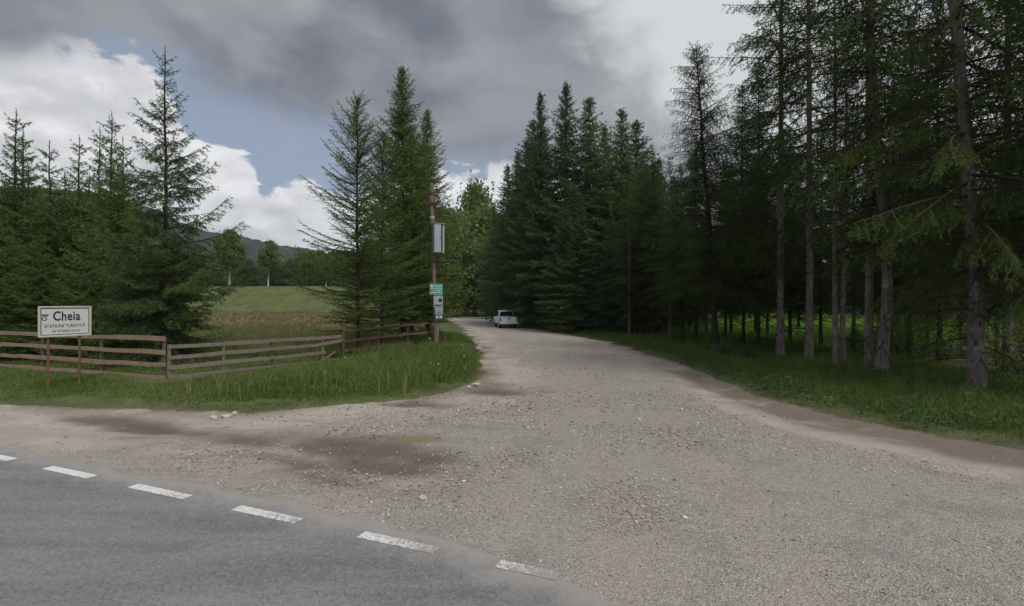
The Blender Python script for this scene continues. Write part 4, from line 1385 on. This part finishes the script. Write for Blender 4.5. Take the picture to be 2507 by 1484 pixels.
def pole():
    D = 26.5
    bx, by = ax(1068, D), D
    zt_ = zt(450, D)
    tx = ax(1055, D) - bx
    t = empty('utility_pole', (bx, by, 0))
    tag(t, 'leaning weathered wooden utility pole at the end of the rail fence', 'pole')
    zz = np.linspace(-0.5, zt_, 16)
    path = np.stack([tx * (zz / zt_) + 0.03 * np.sin(zz * 0.9), 0.02 * np.sin(zz * 1.3), zz], 1)
    g = np.random.default_rng(5)
    rad = (0.150 - 0.035 * zz / zt_)[:, None] * (1 + 0.07 * g.normal(size=(16, 12)))
    rad[11:] *= 1 + 0.12 * g.normal(size=(5, 12))
    V, Q = tube_np(path, rad, 12)
    V = np.concatenate([V, path[-1:]])
    k0 = 15 * 12
    capq = np.array([(k0 + q, k0 + (q + 1) % 12, len(V) - 1, len(V) - 1) for q in range(12)])
    me = mesh_np('shaft', V, Q, None, M['pole_wood'], True)
    link('shaft', me, t)
    bm = bmesh.new()
    bmesh.ops.create_cone(bm, cap_ends=True, segments=12, radius1=0.118, radius2=0.10, depth=0.03, matrix=Matrix.Translation((path[-1][0], path[-1][1], zt_)))
    bm_obj('cap', bm, M['pole_wood'], t)

    def px_at(z):
        return float(np.interp(z, zz, path[:, 0]))
    for sx, z in ((-1, zt(507, D)), (1, zt(514, D))):
        V, Q = tube_np([(px_at(z), 0, z - 0.12), (px_at(z) + sx * 0.14, -0.08, z - 0.14), (px_at(z) + sx * 0.24, -0.10, z - 0.06), (px_at(z) + sx * 0.24, -0.10, z + 0.08)], [0.026] * 4, 6)
        h = link('hook', mesh_np('hook', V, Q, None, M['iron'], True), t)
        V, Q = tube_np([(px_at(z) + sx * 0.24, -0.10, z + 0.0), (px_at(z) + sx * 0.24, -0.10, z + 0.03), (px_at(z) + sx * 0.24, -0.10, z + 0.12), (px_at(z) + sx * 0.24, -0.10, z + 0.20)], [0.08, 0.09, 0.065, 0.04], 10)
        link('insulator', mesh_np('insulator', V, Q, None, M['porcelain'], True), h)
    bm = bmesh.new()
    add_box(bm, (px_at(zt(500, D)), -0.115, zt(500, D)), (0.74, 0.10, 0.15), Matrix.Rotation(R(-7), 4, 'Y'), 0.012)
    bm_obj('cross_bracket', bm, M['iron'], t)
    for pyb, mt in ((533, 'cabinet'), (475, 'iron'), (556, 'iron')):
        zb = zt(pyb, D)
        V, Q = tube_np([(px_at(zb - .06), 0, zb - 0.06), (px_at(zb), 0, zb), (px_at(zb + .06), 0, zb + 0.06)], [0.135, 0.14, 0.135], 12)
        link('clamp_band', mesh_np('clamp_band', V, Q, None, M[mt], True), t)
    z = zt(641, D)
    V, Q = tube_np([(px_at(z) + 0.05, -0.13, z), (px_at(z) + 1.16, -0.10, z + 0.03)], [0.06, 0.055], 6)
    link('side_arm', mesh_np('side_arm', V, Q, None, M['iron']), t)
    # pale strip of lighter wood on the pole
    bm = bmesh.new()
    z0, z1 = zt(700, D), zt(600, D)
    add_box(bm, ((px_at(z0) + px_at(z1)) / 2 + 0.06, -0.145, (z0 + z1) / 2), (0.06, 0.04, z1 - z0))
    bm_obj('pale_wood_strip', bm, M['rail_brown'], t)
    # cabinet
    zc = zt(586, D)
    c = empty('electric_cabinet', (bx + px_at(zc) + 0.35, by - 0.30, zc - 0.75), R(28))
    tag(c, 'grey metal electric cabinet mounted high on the wooden pole', 'cabinet')
    bm = bmesh.new()
    add_box(bm, (0, 0.0, 0.75), (0.56, 0.34, 1.5), None, 0.012)
    bm_obj('housing', bm, M['cabinet'], c)
    bm = bmesh.new()
    add_box(bm, (-0.085, -0.185, 0.75), (0.36, 0.026, 1.42), None, 0.006)
    d = bm_obj('door', bm, M['cabinet'], c)
    bm = bmesh.new()
    add_box(bm, (0.135, -0.182, 0.75), (0.07, 0.022, 1.44))  # dark upright strip beside the door
    bm_obj('dark_strip', bm, M['black'], c)
    bm = bmesh.new()
    add_box(bm, (0.045, -0.205, 0.78), (0.03, 0.03, 0.10), None, 0.004)
    bm_obj('latch', bm, M['iron'], d)
    bm = bmesh.new()
    add_box(bm, (0, -0.02, 1.52), (0.62, 0.42, 0.03), Matrix.Rotation(R(4), 4, 'X'), 0.004)
    bm_obj('roof', bm, M['cabinet'], c)
    # notices nailed to the pole, one under another
    def notice(px0, px1, py0, py1, mat, label, marks, mat2, tilt=0.0):
        w = (px1 - px0) * D / F; h = (py1 - py0) * D / F
        zc = zt((py0 + py1) / 2, D)
        n = empty('notice_board', (ax((px0 + px1) / 2, D), by - 0.165, zc - h / 2), R(4))
        n.rotation_euler[1] = tilt
        tag(n, label, 'sign', 'notices nailed to the wooden pole')
        bm = bmesh.new()
        add_box(bm, (0, 0, h / 2), (w, 0.014, h), None, 0.002)
        bm_obj('sheet', bm, mat, n)
        bm = bmesh.new()
        for x0, x1, z0, z1 in marks:
            add_box(bm, ((x0 + x1 - 1) / 2 * w, -0.009, (z0 + z1) / 2 * h), ((x1 - x0) * w, 0.002, (z1 - z0) * h))
        tag(bm_obj('print', bm, mat2, n), kind='stuff')
    notice(1053, 1084.5, 695, 722, M['teal'], 'teal notice board, topmost of those nailed to the wooden pole',
           [(0.06, 0.24, 0.66, 0.88), (0.32, 0.92, 0.74, 0.80), (0.08, 0.92, 0.50, 0.56), (0.08, 0.80, 0.36, 0.42), (0.08, 0.88, 0.18, 0.24)], M['pale_print'], 0.02)
    notice(1063, 1085, 724, 752, M['grey_notice'], 'grey notice with a dark bar below the teal board', [(0.1, 0.9, 0.10, 0.22), (0.55, 0.9, 0.45, 0.75)], M['ink'])
    notice(1066, 1085.5, 753, 769, M['grey_notice'], 'small grey two line notice in the middle of the pole notices', [(0.04, 0.96, 0.46, 0.53), (0.1, 0.8, 0.18, 0.28)], M['ink_blue'])
    notice(1066, 1085.5, 770, 785, M['green_notice'], 'dark green notice with white marks, lowest on the pole', [(0.12, 0.40, 0.35, 0.75), (0.55, 0.90, 0.40, 0.80), (0.1, 0.9, 0.88, 0.94)], M['sign_white'])


pole()


# ------------------------------------------------------------------ pickup
def pickup():
    paint = plain('white_car_paint', (0.78, 0.80, 0.82), 0.35, 0.5, 0.03, 1.2, dirt=(0.62, 0.62, 0.61))
    glass, N = material('dark_car_glass', 0.05, 0.6)
    N.put(N.p.inputs['Base Color'], (0.012, 0.014, 0.017))
    red = plain('red_tail_lamp', (0.22, 0.015, 0.012), 0.25, 0.5, 0.1)
    rim_m = plain('steel_rim', (0.35, 0.35, 0.36), 0.4, 0.5, 0.1, metallic=0.6)
    W = 1.80
    x, y = ax(1246, 50.5), 50.5
    t = empty('pickup_truck', (x, y, hz(x, y)), R(9))
    tag(t, 'white double cab pickup seen from behind at the edge of the track', 'pickup')

    def prof(name, pts, x0, x1, mat, parent, bev=0.03):
        bm = bmesh.new()
        a = [bm.verts.new((x0, p[0], p[1])) for p in pts]
        b = [bm.verts.new((x1, p[0], p[1])) for p in pts]
        n = len(pts)
        bm.faces.new(a); bm.faces.new(b[::-1])
        for k in range(n):
            bm.faces.new((a[k], b[k], b[(k + 1) % n], a[(k + 1) % n]))
        bmesh.ops.recalc_face_normals(bm, faces=bm.faces)
        if bev:
            bmesh.ops.bevel(bm, geom=list(bm.edges), offset=bev, segments=2, affect='EDGES')
        return bm_obj(name, bm, mat, parent)

    def arch(yc, r=0.44, n=8):
        return [(yc + r * math.cos(a), 0.42 + r * math.sin(a)) for a in np.linspace(0, math.pi, n)]
    side = [(0.10, 0.55), (0.55 - 0.1, 0.50)] + arch(1.15)[::-1] + [(1.75, 0.46), (3.60, 0.46)] + arch(4.30)[::-1] + [(4.95, 0.50), (5.10, 0.62), (5.08, 0.95), (4.9, 1.06), (3.75, 1.10), (1.72, 1.10), (0.10, 1.08)]
    for sx in (-1, 1):
        prof('body_side', side, sx * (W / 2), sx * (W / 2 - 0.10), paint, t, 0.02)
    prof('front_body', [(1.85, 0.55), (4.98, 0.55), (5.06, 0.66), (5.04, 0.94), (4.9, 1.05), (3.75, 1.09), (1.85, 1.09)], -W / 2 + 0.105, W / 2 - 0.105, paint, t, 0.02)
    prof('bed_floor', [(0.12, 0.58), (1.84, 0.58), (1.84, 0.64), (0.12, 0.64)], -W / 2 + 0.105, W / 2 - 0.105, M['black'], t, 0)
    tg = prof('tailgate', [(0.03, 0.57), (0.09, 0.57), (0.09, 1.09), (0.03, 1.09)], -W / 2 + 0.13, W / 2 - 0.13, paint, t, 0.012)
    bm = bmesh.new(); add_box(bm, (0.04, 0.018, 0.98), (0.26, 0.03, 0.10), None, 0.008); bm_obj('handle', bm, M['black'], tg)
    bm = bmesh.new(); add_box(bm, (0, 0.016, 0.66), (0.5, 0.02, 0.11)); bm_obj('number_plate', bm, M['sign_white'], tg)
    # cab: tapered greenhouse
    bm = bmesh.new()
    lo = [(-0.86, 1.86), (0.86, 1.86), (0.86, 3.95), (-0.86, 3.95)]
    hi = [(-0.66, 2.00), (0.66, 2.00), (0.66, 3.20), (-0.66, 3.20)]
    a = [bm.verts.new((p[0], p[1], 1.092)) for p in lo]; b = [bm.verts.new((p[0], p[1], 1.74)) for p in hi]
    bm.faces.new(a[::-1]); bm.faces.new(b)
    for k in range(4):
        bm.faces.new((a[k], a[(k + 1) % 4], b[(k + 1) % 4], b[k]))
    bmesh.ops.recalc_face_normals(bm, faces=bm.faces)
    bmesh.ops.bevel(bm, geom=list(bm.edges), offset=0.06, segments=3, affect='EDGES')
    cab_o = bm_obj('cab', bm, paint, t, True)

    def pane(name, q, mat=glass):
        me = bpy.data.meshes.new(name)
        P = [Vector(p) for p in q]
        n = (P[1] - P[0]).cross(P[2] - P[0]).normalized()
        me.from_pydata([p + n * 0.006 for p in P] + [p - n * 0.006 for p in P], [], [(0, 1, 2, 3), (7, 6, 5, 4), (0, 4, 5, 1), (1, 5, 6, 2), (2, 6, 7, 3), (3, 7, 4, 0)])
        me.materials.append(mat)
        link(name, me, cab_o)
    pane('rear_window', [(-0.70, 1.885, 1.18), (0.70, 1.885, 1.18), (0.585, 1.975, 1.64), (-0.585, 1.975, 1.64)])
    pane('windscreen', [(0.72, 3.87, 1.18), (-0.72, 3.87, 1.18), (-0.58, 3.30, 1.66), (0.58, 3.30, 1.66)])
    for sx in (-1, 1):
        def sp(yy, z):
            return (sx * (0.868 - 0.2 * (z - 1.092) / 0.648), yy, z)
        for y0, y1, y2, y3 in ((2.00, 2.68, 2.68, 2.10), (2.76, 3.72, 3.22, 2.76)):
            pane('side_window', [sp(y0, 1.16), sp(y1, 1.16), sp(y2, 1.62), sp(y3, 1.62)])
        bm = bmesh.new(); add_box(bm, (sx * 0.845, 0.075, 0.88), (0.12, 0.07, 0.34), None, 0.01); bm_obj('tail_lamp', bm, red, t)
        bm = bmesh.new(); add_box(bm, (sx * 1.0, 3.60, 1.20), (0.18, 0.10, 0.20), None, 0.03); bm_obj('wing_mirror', bm, M['black'], t)
        bm = bmesh.new(); add_box(bm, (sx * 0.70, 5.07, 0.86), (0.32, 0.06, 0.18), None, 0.02); bm_obj('headlight', bm, rim_m, t)
        for yc in (1.15, 4.30):
            Mx = Matrix.Translation((sx * 0.80, yc, 0.36)) @ Matrix.Rotation(R(90), 4, 'Y')
            wroot = None
            bm = bmesh.new()
            V, Q = tube_np([(sx * 0.68, yc, 0.36), (sx * 0.70, yc, 0.36), (sx * 0.86, yc, 0.36), (sx * 0.885, yc, 0.36)], [0.33, 0.365, 0.365, 0.33], 22)
            wroot = link('wheel', mesh_np('wheel', V, Q, None, M['black'], True), t)
            bmesh.ops.create_cone(bm, cap_ends=True, segments=18, radius1=0.32, radius2=0.26, depth=0.05, matrix=Matrix.Translation((sx * 0.865, yc, 0.36)) @ Matrix.Rotation(R(90) * sx, 4, 'Y'))
            bm_obj('rim', bm, rim_m, wroot)
    bm = bmesh.new(); add_box(bm, (0, -0.02, 0.50), (W - 0.02, 0.14, 0.15), None, 0.02); bm_obj('bumper', bm, paint, t)
    bm = bmesh.new(); add_box(bm, (0, 2.4, 0.42), (0.9, 4.4, 0.16)); bm_obj('chassis', bm, M['black'], t)


pickup()


# ------------------------------------------------------------------ stones, grass and weeds
def stones():
    g = np.random.default_rng(77)
    m, N = material('loose_stones', 0.9, 0.2)
    v = attr(N, 'var')
    cr = N.n('ShaderNodeValToRGB')
    e = cr.color_ramp.elements
    e[0].color = (0.13, 0.115, 0.102, 1); e[1].color = (0.58, 0.54, 0.495, 1)
    q = e.new(0.55); q.color = (0.34, 0.302, 0.268, 1)
    N.l(v, cr.inputs[0]); N.l(cr.outputs[0], N.p.inputs['Base Color'])
    n = 240000
    D = 3.6 * (26 / 3.6) ** g.random(n)
    X = (g.random(n) * 2.3 - 1.15) * D
    sd = road_sd(X, D)
    line = D - (LINE0 + LSL * X)
    keep = (sd > 0.02) & (line > np.interp(X, [-9, -2, 0.3, 6], [0.55, 0.45, -0.1, -0.7]))
    dens = np.clip(0.10 + 0.9 * sstep(fbm(X, D, 1.6, 5), 0.40, 0.64) * sstep(sd, 0.3, 2.5), 0, 1) * (1 - 0.75 * np.exp(-((sd - 1.7) / 0.8) ** 2) * sstep(X, 3, 6))
    dens *= 1 - 0.7 * sstep(-X, 4, 7)
    dens = np.maximum(dens, 0.75 * np.exp(-((sd - 0.5) / 0.5) ** 2) * ((X > -5.5) & (X < 0) & (D < 16)))
    wt_ = wetness(X, D)
    tk_ = tracks(X, D)
    dens = dens * (1 - 0.85 * wt_) * (1 - 0.85 * tk_)
    dr_ = np.exp(-((sd - 0.6) / 0.6) ** 2) * sstep(X, 4, 6.5)
    dens = dens * (1 - 0.8 * dr_)
    keep &= g.random(n) < dens
    X = X[keep]; D = D[keep]
    n = min(len(X), 40000); X = X[:n]; D = D[:n]
    s = np.clip(g.lognormal(-4.86, 0.45, n), 0.004, 0.04) * np.clip(D / 7, 0.7, 1.6)
    base = np.array([[1, 0, 0], [-1, 0, 0], [0, 1, 0], [0, -1, 0], [0, 0, 1], [0, 0, -1]], float)
    T = np.array([[0, 2, 4], [2, 1, 4], [1, 3, 4], [3, 0, 4], [2, 0, 5], [1, 2, 5], [3, 1, 5], [0, 3, 5]])
    P = base[None] * (0.65 + 0.7 * g.random((n, 6, 1))) + g.normal(0, 0.18, (n, 6, 3))
    a = g.random(n) * 6.28
    c_, s_ = np.cos(a)[:, None], np.sin(a)[:, None]
    x = (P[..., 0] * 1.25 * c_ - P[..., 1] * s_); y = (P[..., 0] * 1.25 * s_ + P[..., 1] * c_)
    V = np.stack([x * s[:, None] + X[:, None], y * s[:, None] + D[:, None], P[..., 2] * s[:, None] * 0.55 + (height(X, D) + s * 0.12)[:, None]], -1).reshape(-1, 3)
    F_ = (T[None] + 6 * np.arange(n)[:, None, None]).reshape(-1, 3)
    var = np.repeat(np.clip(g.normal(0.55, 0.27, n), 0, 1), 6)
    tag(link('gravel_stones', mesh_np('gravel_stones', V, F_, {'var': var}, m)), 'loose pale stones scattered over the gravel junction', 'gravel', kind='stuff')


stones()


def blades(name, X, Y, h, w, bend, var, mat, label, seed, cat='grass'):
    g = np.random.default_rng(seed)
    n = len(X)
    Z = height(X, Y)
    a = g.random(n) * 6.28
    side = np.stack([np.cos(a), np.sin(a), np.zeros(n)], 1)
    b = g.random(n) * 6.28
    ln = np.stack([np.cos(b), np.sin(b), np.zeros(n)], 1) * (bend * h * (0.3 + g.random(n)))[:, None]
    P0 = np.stack([X, Y, Z - 0.02], 1)
    P1 = P0 + ln * 0.3 + np.array([0, 0, 1.0]) * (h * 0.55)[:, None]
    P2 = P0 + ln + np.array([0, 0, 1.0]) * (h * (1 - 0.25 * bend))[:, None]
    s1 = side * (w * 0.5)[:, None]
    V = np.stack([P0 - s1, P0 + s1, P1 - s1 * 0.8, P1 + s1 * 0.8, P2], 1).reshape(-1, 3)
    T = np.array([[0, 1, 3], [0, 3, 2], [2, 3, 4]])
    F_ = (T[None] + 5 * np.arange(n)[:, None, None]).reshape(-1, 3)
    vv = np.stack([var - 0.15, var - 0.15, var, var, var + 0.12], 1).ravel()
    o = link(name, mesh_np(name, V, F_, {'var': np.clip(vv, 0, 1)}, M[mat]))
    tag(o, label, cat, kind='stuff')


def grass():
    g = np.random.default_rng(99)
    # left verge: along the gravel edge, up to and beyond the fences
    n = 230000
    D = 10.8 + 24 * g.random(n) ** 2.2
    X = -24 + 24 * g.random(n)
    X = np.where(np.abs(X) > 1.25 * D, np.nan, X)
    ok = ~np.isnan(X); X = X[ok]; D = D[ok]
    sd = road_sd(X, D)
    patch = fbm(X, D, 1.4, 4)
    bare = np.ones(len(X), bool)
    for (cx, cy), rx, ry in ((gp(752, 962), 1.1, 0.30), (gp(690, 990), 0.8, 0.25), (gp(180, 985), 1.5, 0.3), (gp(560, 995), 0.7, 0.2)):
        q = ((X - cx) / rx) ** 2 + ((D - cy) / ry) ** 2 + (fbm(X, D, 0.5, 3) - 0.5) * 1.6
        bare &= (q > 1) | (g.random(len(X)) < 0.12)
    keep = bare & (sd < 0.75 * g.random(len(X)) ** 2.5) & (fbm(X + 3, D, 0.9, 4) < 0.62 + 0.4 * sstep(-sd, 0.2, 1.6)) & (g.random(len(X)) < np.clip(0.15 + 1.2 * sstep(-sd, -0.2, 0.5) * (0.35 + patch), 0, 1))
    X, D, sd, patch = X[keep], D[keep], sd[keep], patch[keep]
    tall = sstep(X, -9, -3.5) * sstep(D, 12.5, 16)           # long grass towards the pole
    h = (0.05 + 0.10 * sstep(-sd, 0, 2.0) + 0.52 * tall * sstep(-sd, 0, 1.2)) * (0.55 + 0.9 * patch) * (0.6 + 0.7 * g.random(len(X)))
    h *= 1 - 0.55 * np.exp(-(((X + 10.96) * 0.34 + (D - 16.2) * 0.94) / 1.1) ** 2) * (X < -10)
    for (ax_, ay_), (bx_, by_) in (((-10.9, 16.2), (-7.2, 21.9)), ((-7.2, 21.9), (-4.25, 27.2))):
        e = np.array([bx_ - ax_, by_ - ay_]); L2 = e @ e
        t = np.clip(((X - ax_) * e[0] + (D - ay_) * e[1]) / L2, 0, 1)
        dd = np.hypot(X - ax_ - t * e[0], D - ay_ - t * e[1])
        h *= 1 - 0.6 * np.exp(-(dd / 1.3) ** 2)
    w = (0.010 + 0.008 * g.random(len(X))) * np.clip(D / 13, 0.9, 2)
    blades('grass', X, D, h, w, 0.55, np.clip(0.48 + 0.9 * (fbm(X, D, 2.0, 3) - 0.5) + g.normal(0, 0.14, len(X)), 0, 1), 'grass', 'green grass on the left verge around the fences', 1)
    n = 1300
    D = 12.5 + 14 * g.random(n); X = -9 + 8.6 * g.random(n)
    sd = road_sd(X, D); k = (sd < -0.25) & (fbm(X + 2, D, 1.6, 3) > 0.42)
    X, D = X[k], D[k]
    blades('seed_stalks', X, D, 0.5 + 0.4 * g.random(len(X)), 0.012 + 0.008 * g.random(len(X)), 0.35, np.clip(g.normal(0.55, .2, len(X)), 0, 1), 'dry', 'dry seed stalks in the long grass by the pole', 12)
    n = 12000
    D = 36 + 40 * g.random(n)
    X = ax(480, D) + (ax(1000, D) - ax(480, D)) * g.random(n)
    k = road_sd(X, D) < -1.0
    X, D = X[k], D[k]
    blades('meadow_grass', X, D, 0.25 + 0.3 * g.random(len(X)), 0.05 + 0.05 * g.random(len(X)), 0.6, np.clip(g.normal(0.4, .25, len(X)), 0, 1), 'dry', 'pale dry grass in the far part of the meadow', 21)
    # seed heads and dry stalks in the meadow beyond the fence
    n = 16000
    D = 24 + 22 * g.random(n) ** 1.6
    X = ax(480, D) + (ax(1000, D) - ax(480, D)) * g.random(n)
    k = road_sd(X, D) < -1.0
    X, D = X[k], D[k]
    blades('meadow_grass', X, D, (0.35 + 0.35 * g.random(len(X))) * (0.5 + fbm(X, D, 4, 3)), 0.014 * np.clip(D / 16, 1, 4), 0.5, np.clip(g.normal(0.45, .2, len(X)), 0, 1), 'dry', 'tall dry seed heads in the meadow', 2)
    n = 50000
    D = 22 + 22 * g.random(n) ** 1.3
    X = ax(430, D) + (ax(1010, D) - ax(430, D)) * g.random(n)
    k = road_sd(X, D) < -0.5
    X, D = X[k], D[k]
    blades('meadow_grass', X, D, (0.25 + 0.3 * g.random(len(X))) * (0.5 + fbm(X, D, 4, 3)), 0.016 * np.clip(D / 16, 1, 4), 0.5, np.clip(g.normal(0.5, .2, len(X)), 0, 1), 'grass', 'green meadow grass behind the fence', 3)
    # right verge
    n = 220000
    D = 6.5 + 42 * g.random(n) ** 1.9
    X = 1 + 21 * g.random(n)
    k = X < 1.2 * D
    X, D = X[k], D[k]
    sd = road_sd(X, D)
    k = (sd < 0.0) & (sd > -7 - 0.1 * D) & (g.random(len(X)) < np.clip(0.2 + 1.1 * fbm(X, D, 1.3, 4), 0, 1))
    X, D, sd = X[k], D[k], sd[k]
    p = fbm(X, D, 1.2, 4)
    h = (0.07 + 0.26 * sstep(-sd, 0.1, 1.6)) * (0.5 + 1.0 * p) * (0.6 + 0.8 * g.random(len(X)))
    w = (0.010 + 0.008 * g.random(len(X))) * np.clip(D / 13, 0.8, 2.6)
    blades('grass', X, D, h, w, 0.6, np.clip(0.42 + 0.8 * (p - 0.5) + g.normal(0, .15, len(X)), 0, 1), 'grass', 'green grass on the right verge under the forest trees', 4)
    # glade
    n = 40000
    X = 11 + 42 * g.random(n); D = 26 + 58 * g.random(n)
    k = poly_sd(np.stack([X, D], 1), GLADE) > -1
    X, D = X[k], D[k]
    blades('lit_tint_glade_grass', X, D, 0.5 + 0.6 * g.random(len(X)), 0.05 * np.clip(D / 30, 1, 3), 0.5, np.clip(g.normal(0.5, .2, len(X)), 0, 1), 'glade', 'tall grass in the glade behind the trunks, its green painted brighter as if lit', 5)

    # broad leaved weeds on both verges
    def weeds(name, X, Y, hh, leaf, per, mat, label, seed):
        g = np.random.default_rng(seed)
        n = len(X)
        Z = height(X, Y)
        idx = np.repeat(np.arange(n), per)
        m = len(idx)
        a = g.random(m) * 6.28
        r = np.abs(g.normal(0, 0.10, m)) + 0.02
        zz = hh[idx] * g.random(m) ** 0.8
        P = np.stack([X[idx] + r * np.cos(a), Y[idx] + r * np.sin(a), Z[idx] + zz], 1)
        d = unit(np.stack([np.cos(a), np.sin(a), 0.35 + g.normal(0, 0.4, m)], 1))
        sd_ = unit(np.cross(d, np.array([0, 0, 1.0]) + g.normal(0, 0.4, (m, 3))))
        L = leaf * (0.6 + 0.8 * g.random(m)); W = L * 0.42
        Q = np.stack([P, P + d * (L * .5)[:, None] + sd_ * (W * .5)[:, None], P + d * L[:, None] - np.array([0, 0, 1.0]) * (L * .2)[:, None], P + d * (L * .5)[:, None] - sd_ * (W * .5)[:, None]], 1).reshape(-1, 3)
        va = np.repeat(np.clip(0.5 + g.normal(0, .18, m), 0, 1), 4)
        tag(link(name, mesh_np(name, Q, np.arange(len(Q)).reshape(-1, 4), {'var': va}, M[mat])), label, 'weeds', kind='stuff')
    n = 9000
    D = 7 + 30 * g.random(n) ** 1.7; X = 4 + 16 * g.random(n)
    k = X < 1.2 * D; X, D = X[k], D[k]
    sd = road_sd(X, D); k = (sd < -0.15) & (sd > -8) & (fbm(X, D, 2.2, 3) > 0.42)
    X, D = X[k], D[k]
    weeds('weeds', X, D, 0.10 + 0.38 * g.random(len(X)), 0.085, 12, 'weeds', 'broad leaved weeds along the right verge', 6)
    n = 1500
    D = 12 + 16 * g.random(n); X = -8 + 7.5 * g.random(n)
    sd = road_sd(X, D); k = (sd < -0.3) & (fbm(X, D, 1.8, 3) > 0.45)
    X, D = X[k], D[k]
    weeds('weeds', X, D, 0.15 + 0.35 * g.random(len(X)), 0.07, 10, 'weeds', 'broad leaved weeds in the long grass by the pole', 7)
    # small white flowers
    wm = plain('white_petals', (0.62, 0.62, 0.56), 0.7, 0.2, 0.05)
    n = 330
    D = 13.5 + 15 * g.random(n); X = -6.5 + 5.8 * g.random(n)
    sd = road_sd(X, D); k = (sd < -0.15) & (fbm(X + 5, D, 1.5, 3) > 0.52)
    X, D = X[k], D[k]
    m = len(X)
    Z = height(X, D) + 0.30 + 0.28 * g.random(m)
    a = np.linspace(0, 2 * np.pi, 6, endpoint=False)
    tl = g.normal(0, 0.5, (m, 2))
    r = 0.018 + 0.014 * g.random(m)
    ring = np.stack([np.cos(a)[None] * r[:, None] + X[:, None], np.sin(a)[None] * r[:, None] + D[:, None],
                     Z[:, None] + (np.cos(a)[None] * tl[:, :1] + np.sin(a)[None] * (tl[:, 1:] - 0.6)) * r[:, None]], -1)
    V = np.concatenate([ring.reshape(-1, 3), np.stack([X, D, Z + 0.006], 1)])
    T = np.array([(6 * q + k_, 6 * q + (k_ + 1) % 6, 6 * m + q) for q in range(m) for k_ in range(6)])
    tag(link('wild_flowers', mesh_np('wild_flowers', V, T, None, wm)), 'small white wild flowers in the long grass by the pole', 'flowers', kind='stuff')


grass()


def rocks():
    g = np.random.default_rng(3)
    m = plain('pale_rock', (0.40, 0.375, 0.36), 0.9, 0.2, 0.3, 12)
    for px, py, s, lab in [(1166, 944, 0.11, 'pale stone at the tip of the grass verge beside the track'), (1148, 949, 0.07, 'smaller pale stone left of the one at the verge tip'),
                           (556, 1021, 0.10, 'flat pale stone at the grass edge below the fence corner'), (524, 1023, 0.07, 'pale stone left of the flat one at the grass edge'),
                           (574, 1012, 0.06, 'small white stone standing out at the grass edge'), (1035, 1222, 0.055, 'lone pale stone on the dusty gravel near the asphalt'),
                           (1172, 855, 0.16, 'grey stone at the track edge right of the pole')]:
        x, y = gp(px, py)
        bm = bmesh.new()
        bmesh.ops.create_icosphere(bm, subdivisions=2, radius=1.0)
        o3 = Vector(g.random(3) * 20)
        for v in bm.verts:
            k = 1 + 0.5 * mnoise.noise(v.co * 1.3 + o3)
            v.co = Vector((v.co.x * 1.25 * k, v.co.y * k, v.co.z * 0.6 * k)) * s
        o = bm_obj('stone', bm, m)
        o.location = (x, y, hz(x, y) + s * 0.2)
        o.rotation_euler = (0, 0, float(g.random() * 6))
        tag(o, lab, 'stone', 'stones at the edge of the gravel')


rocks()
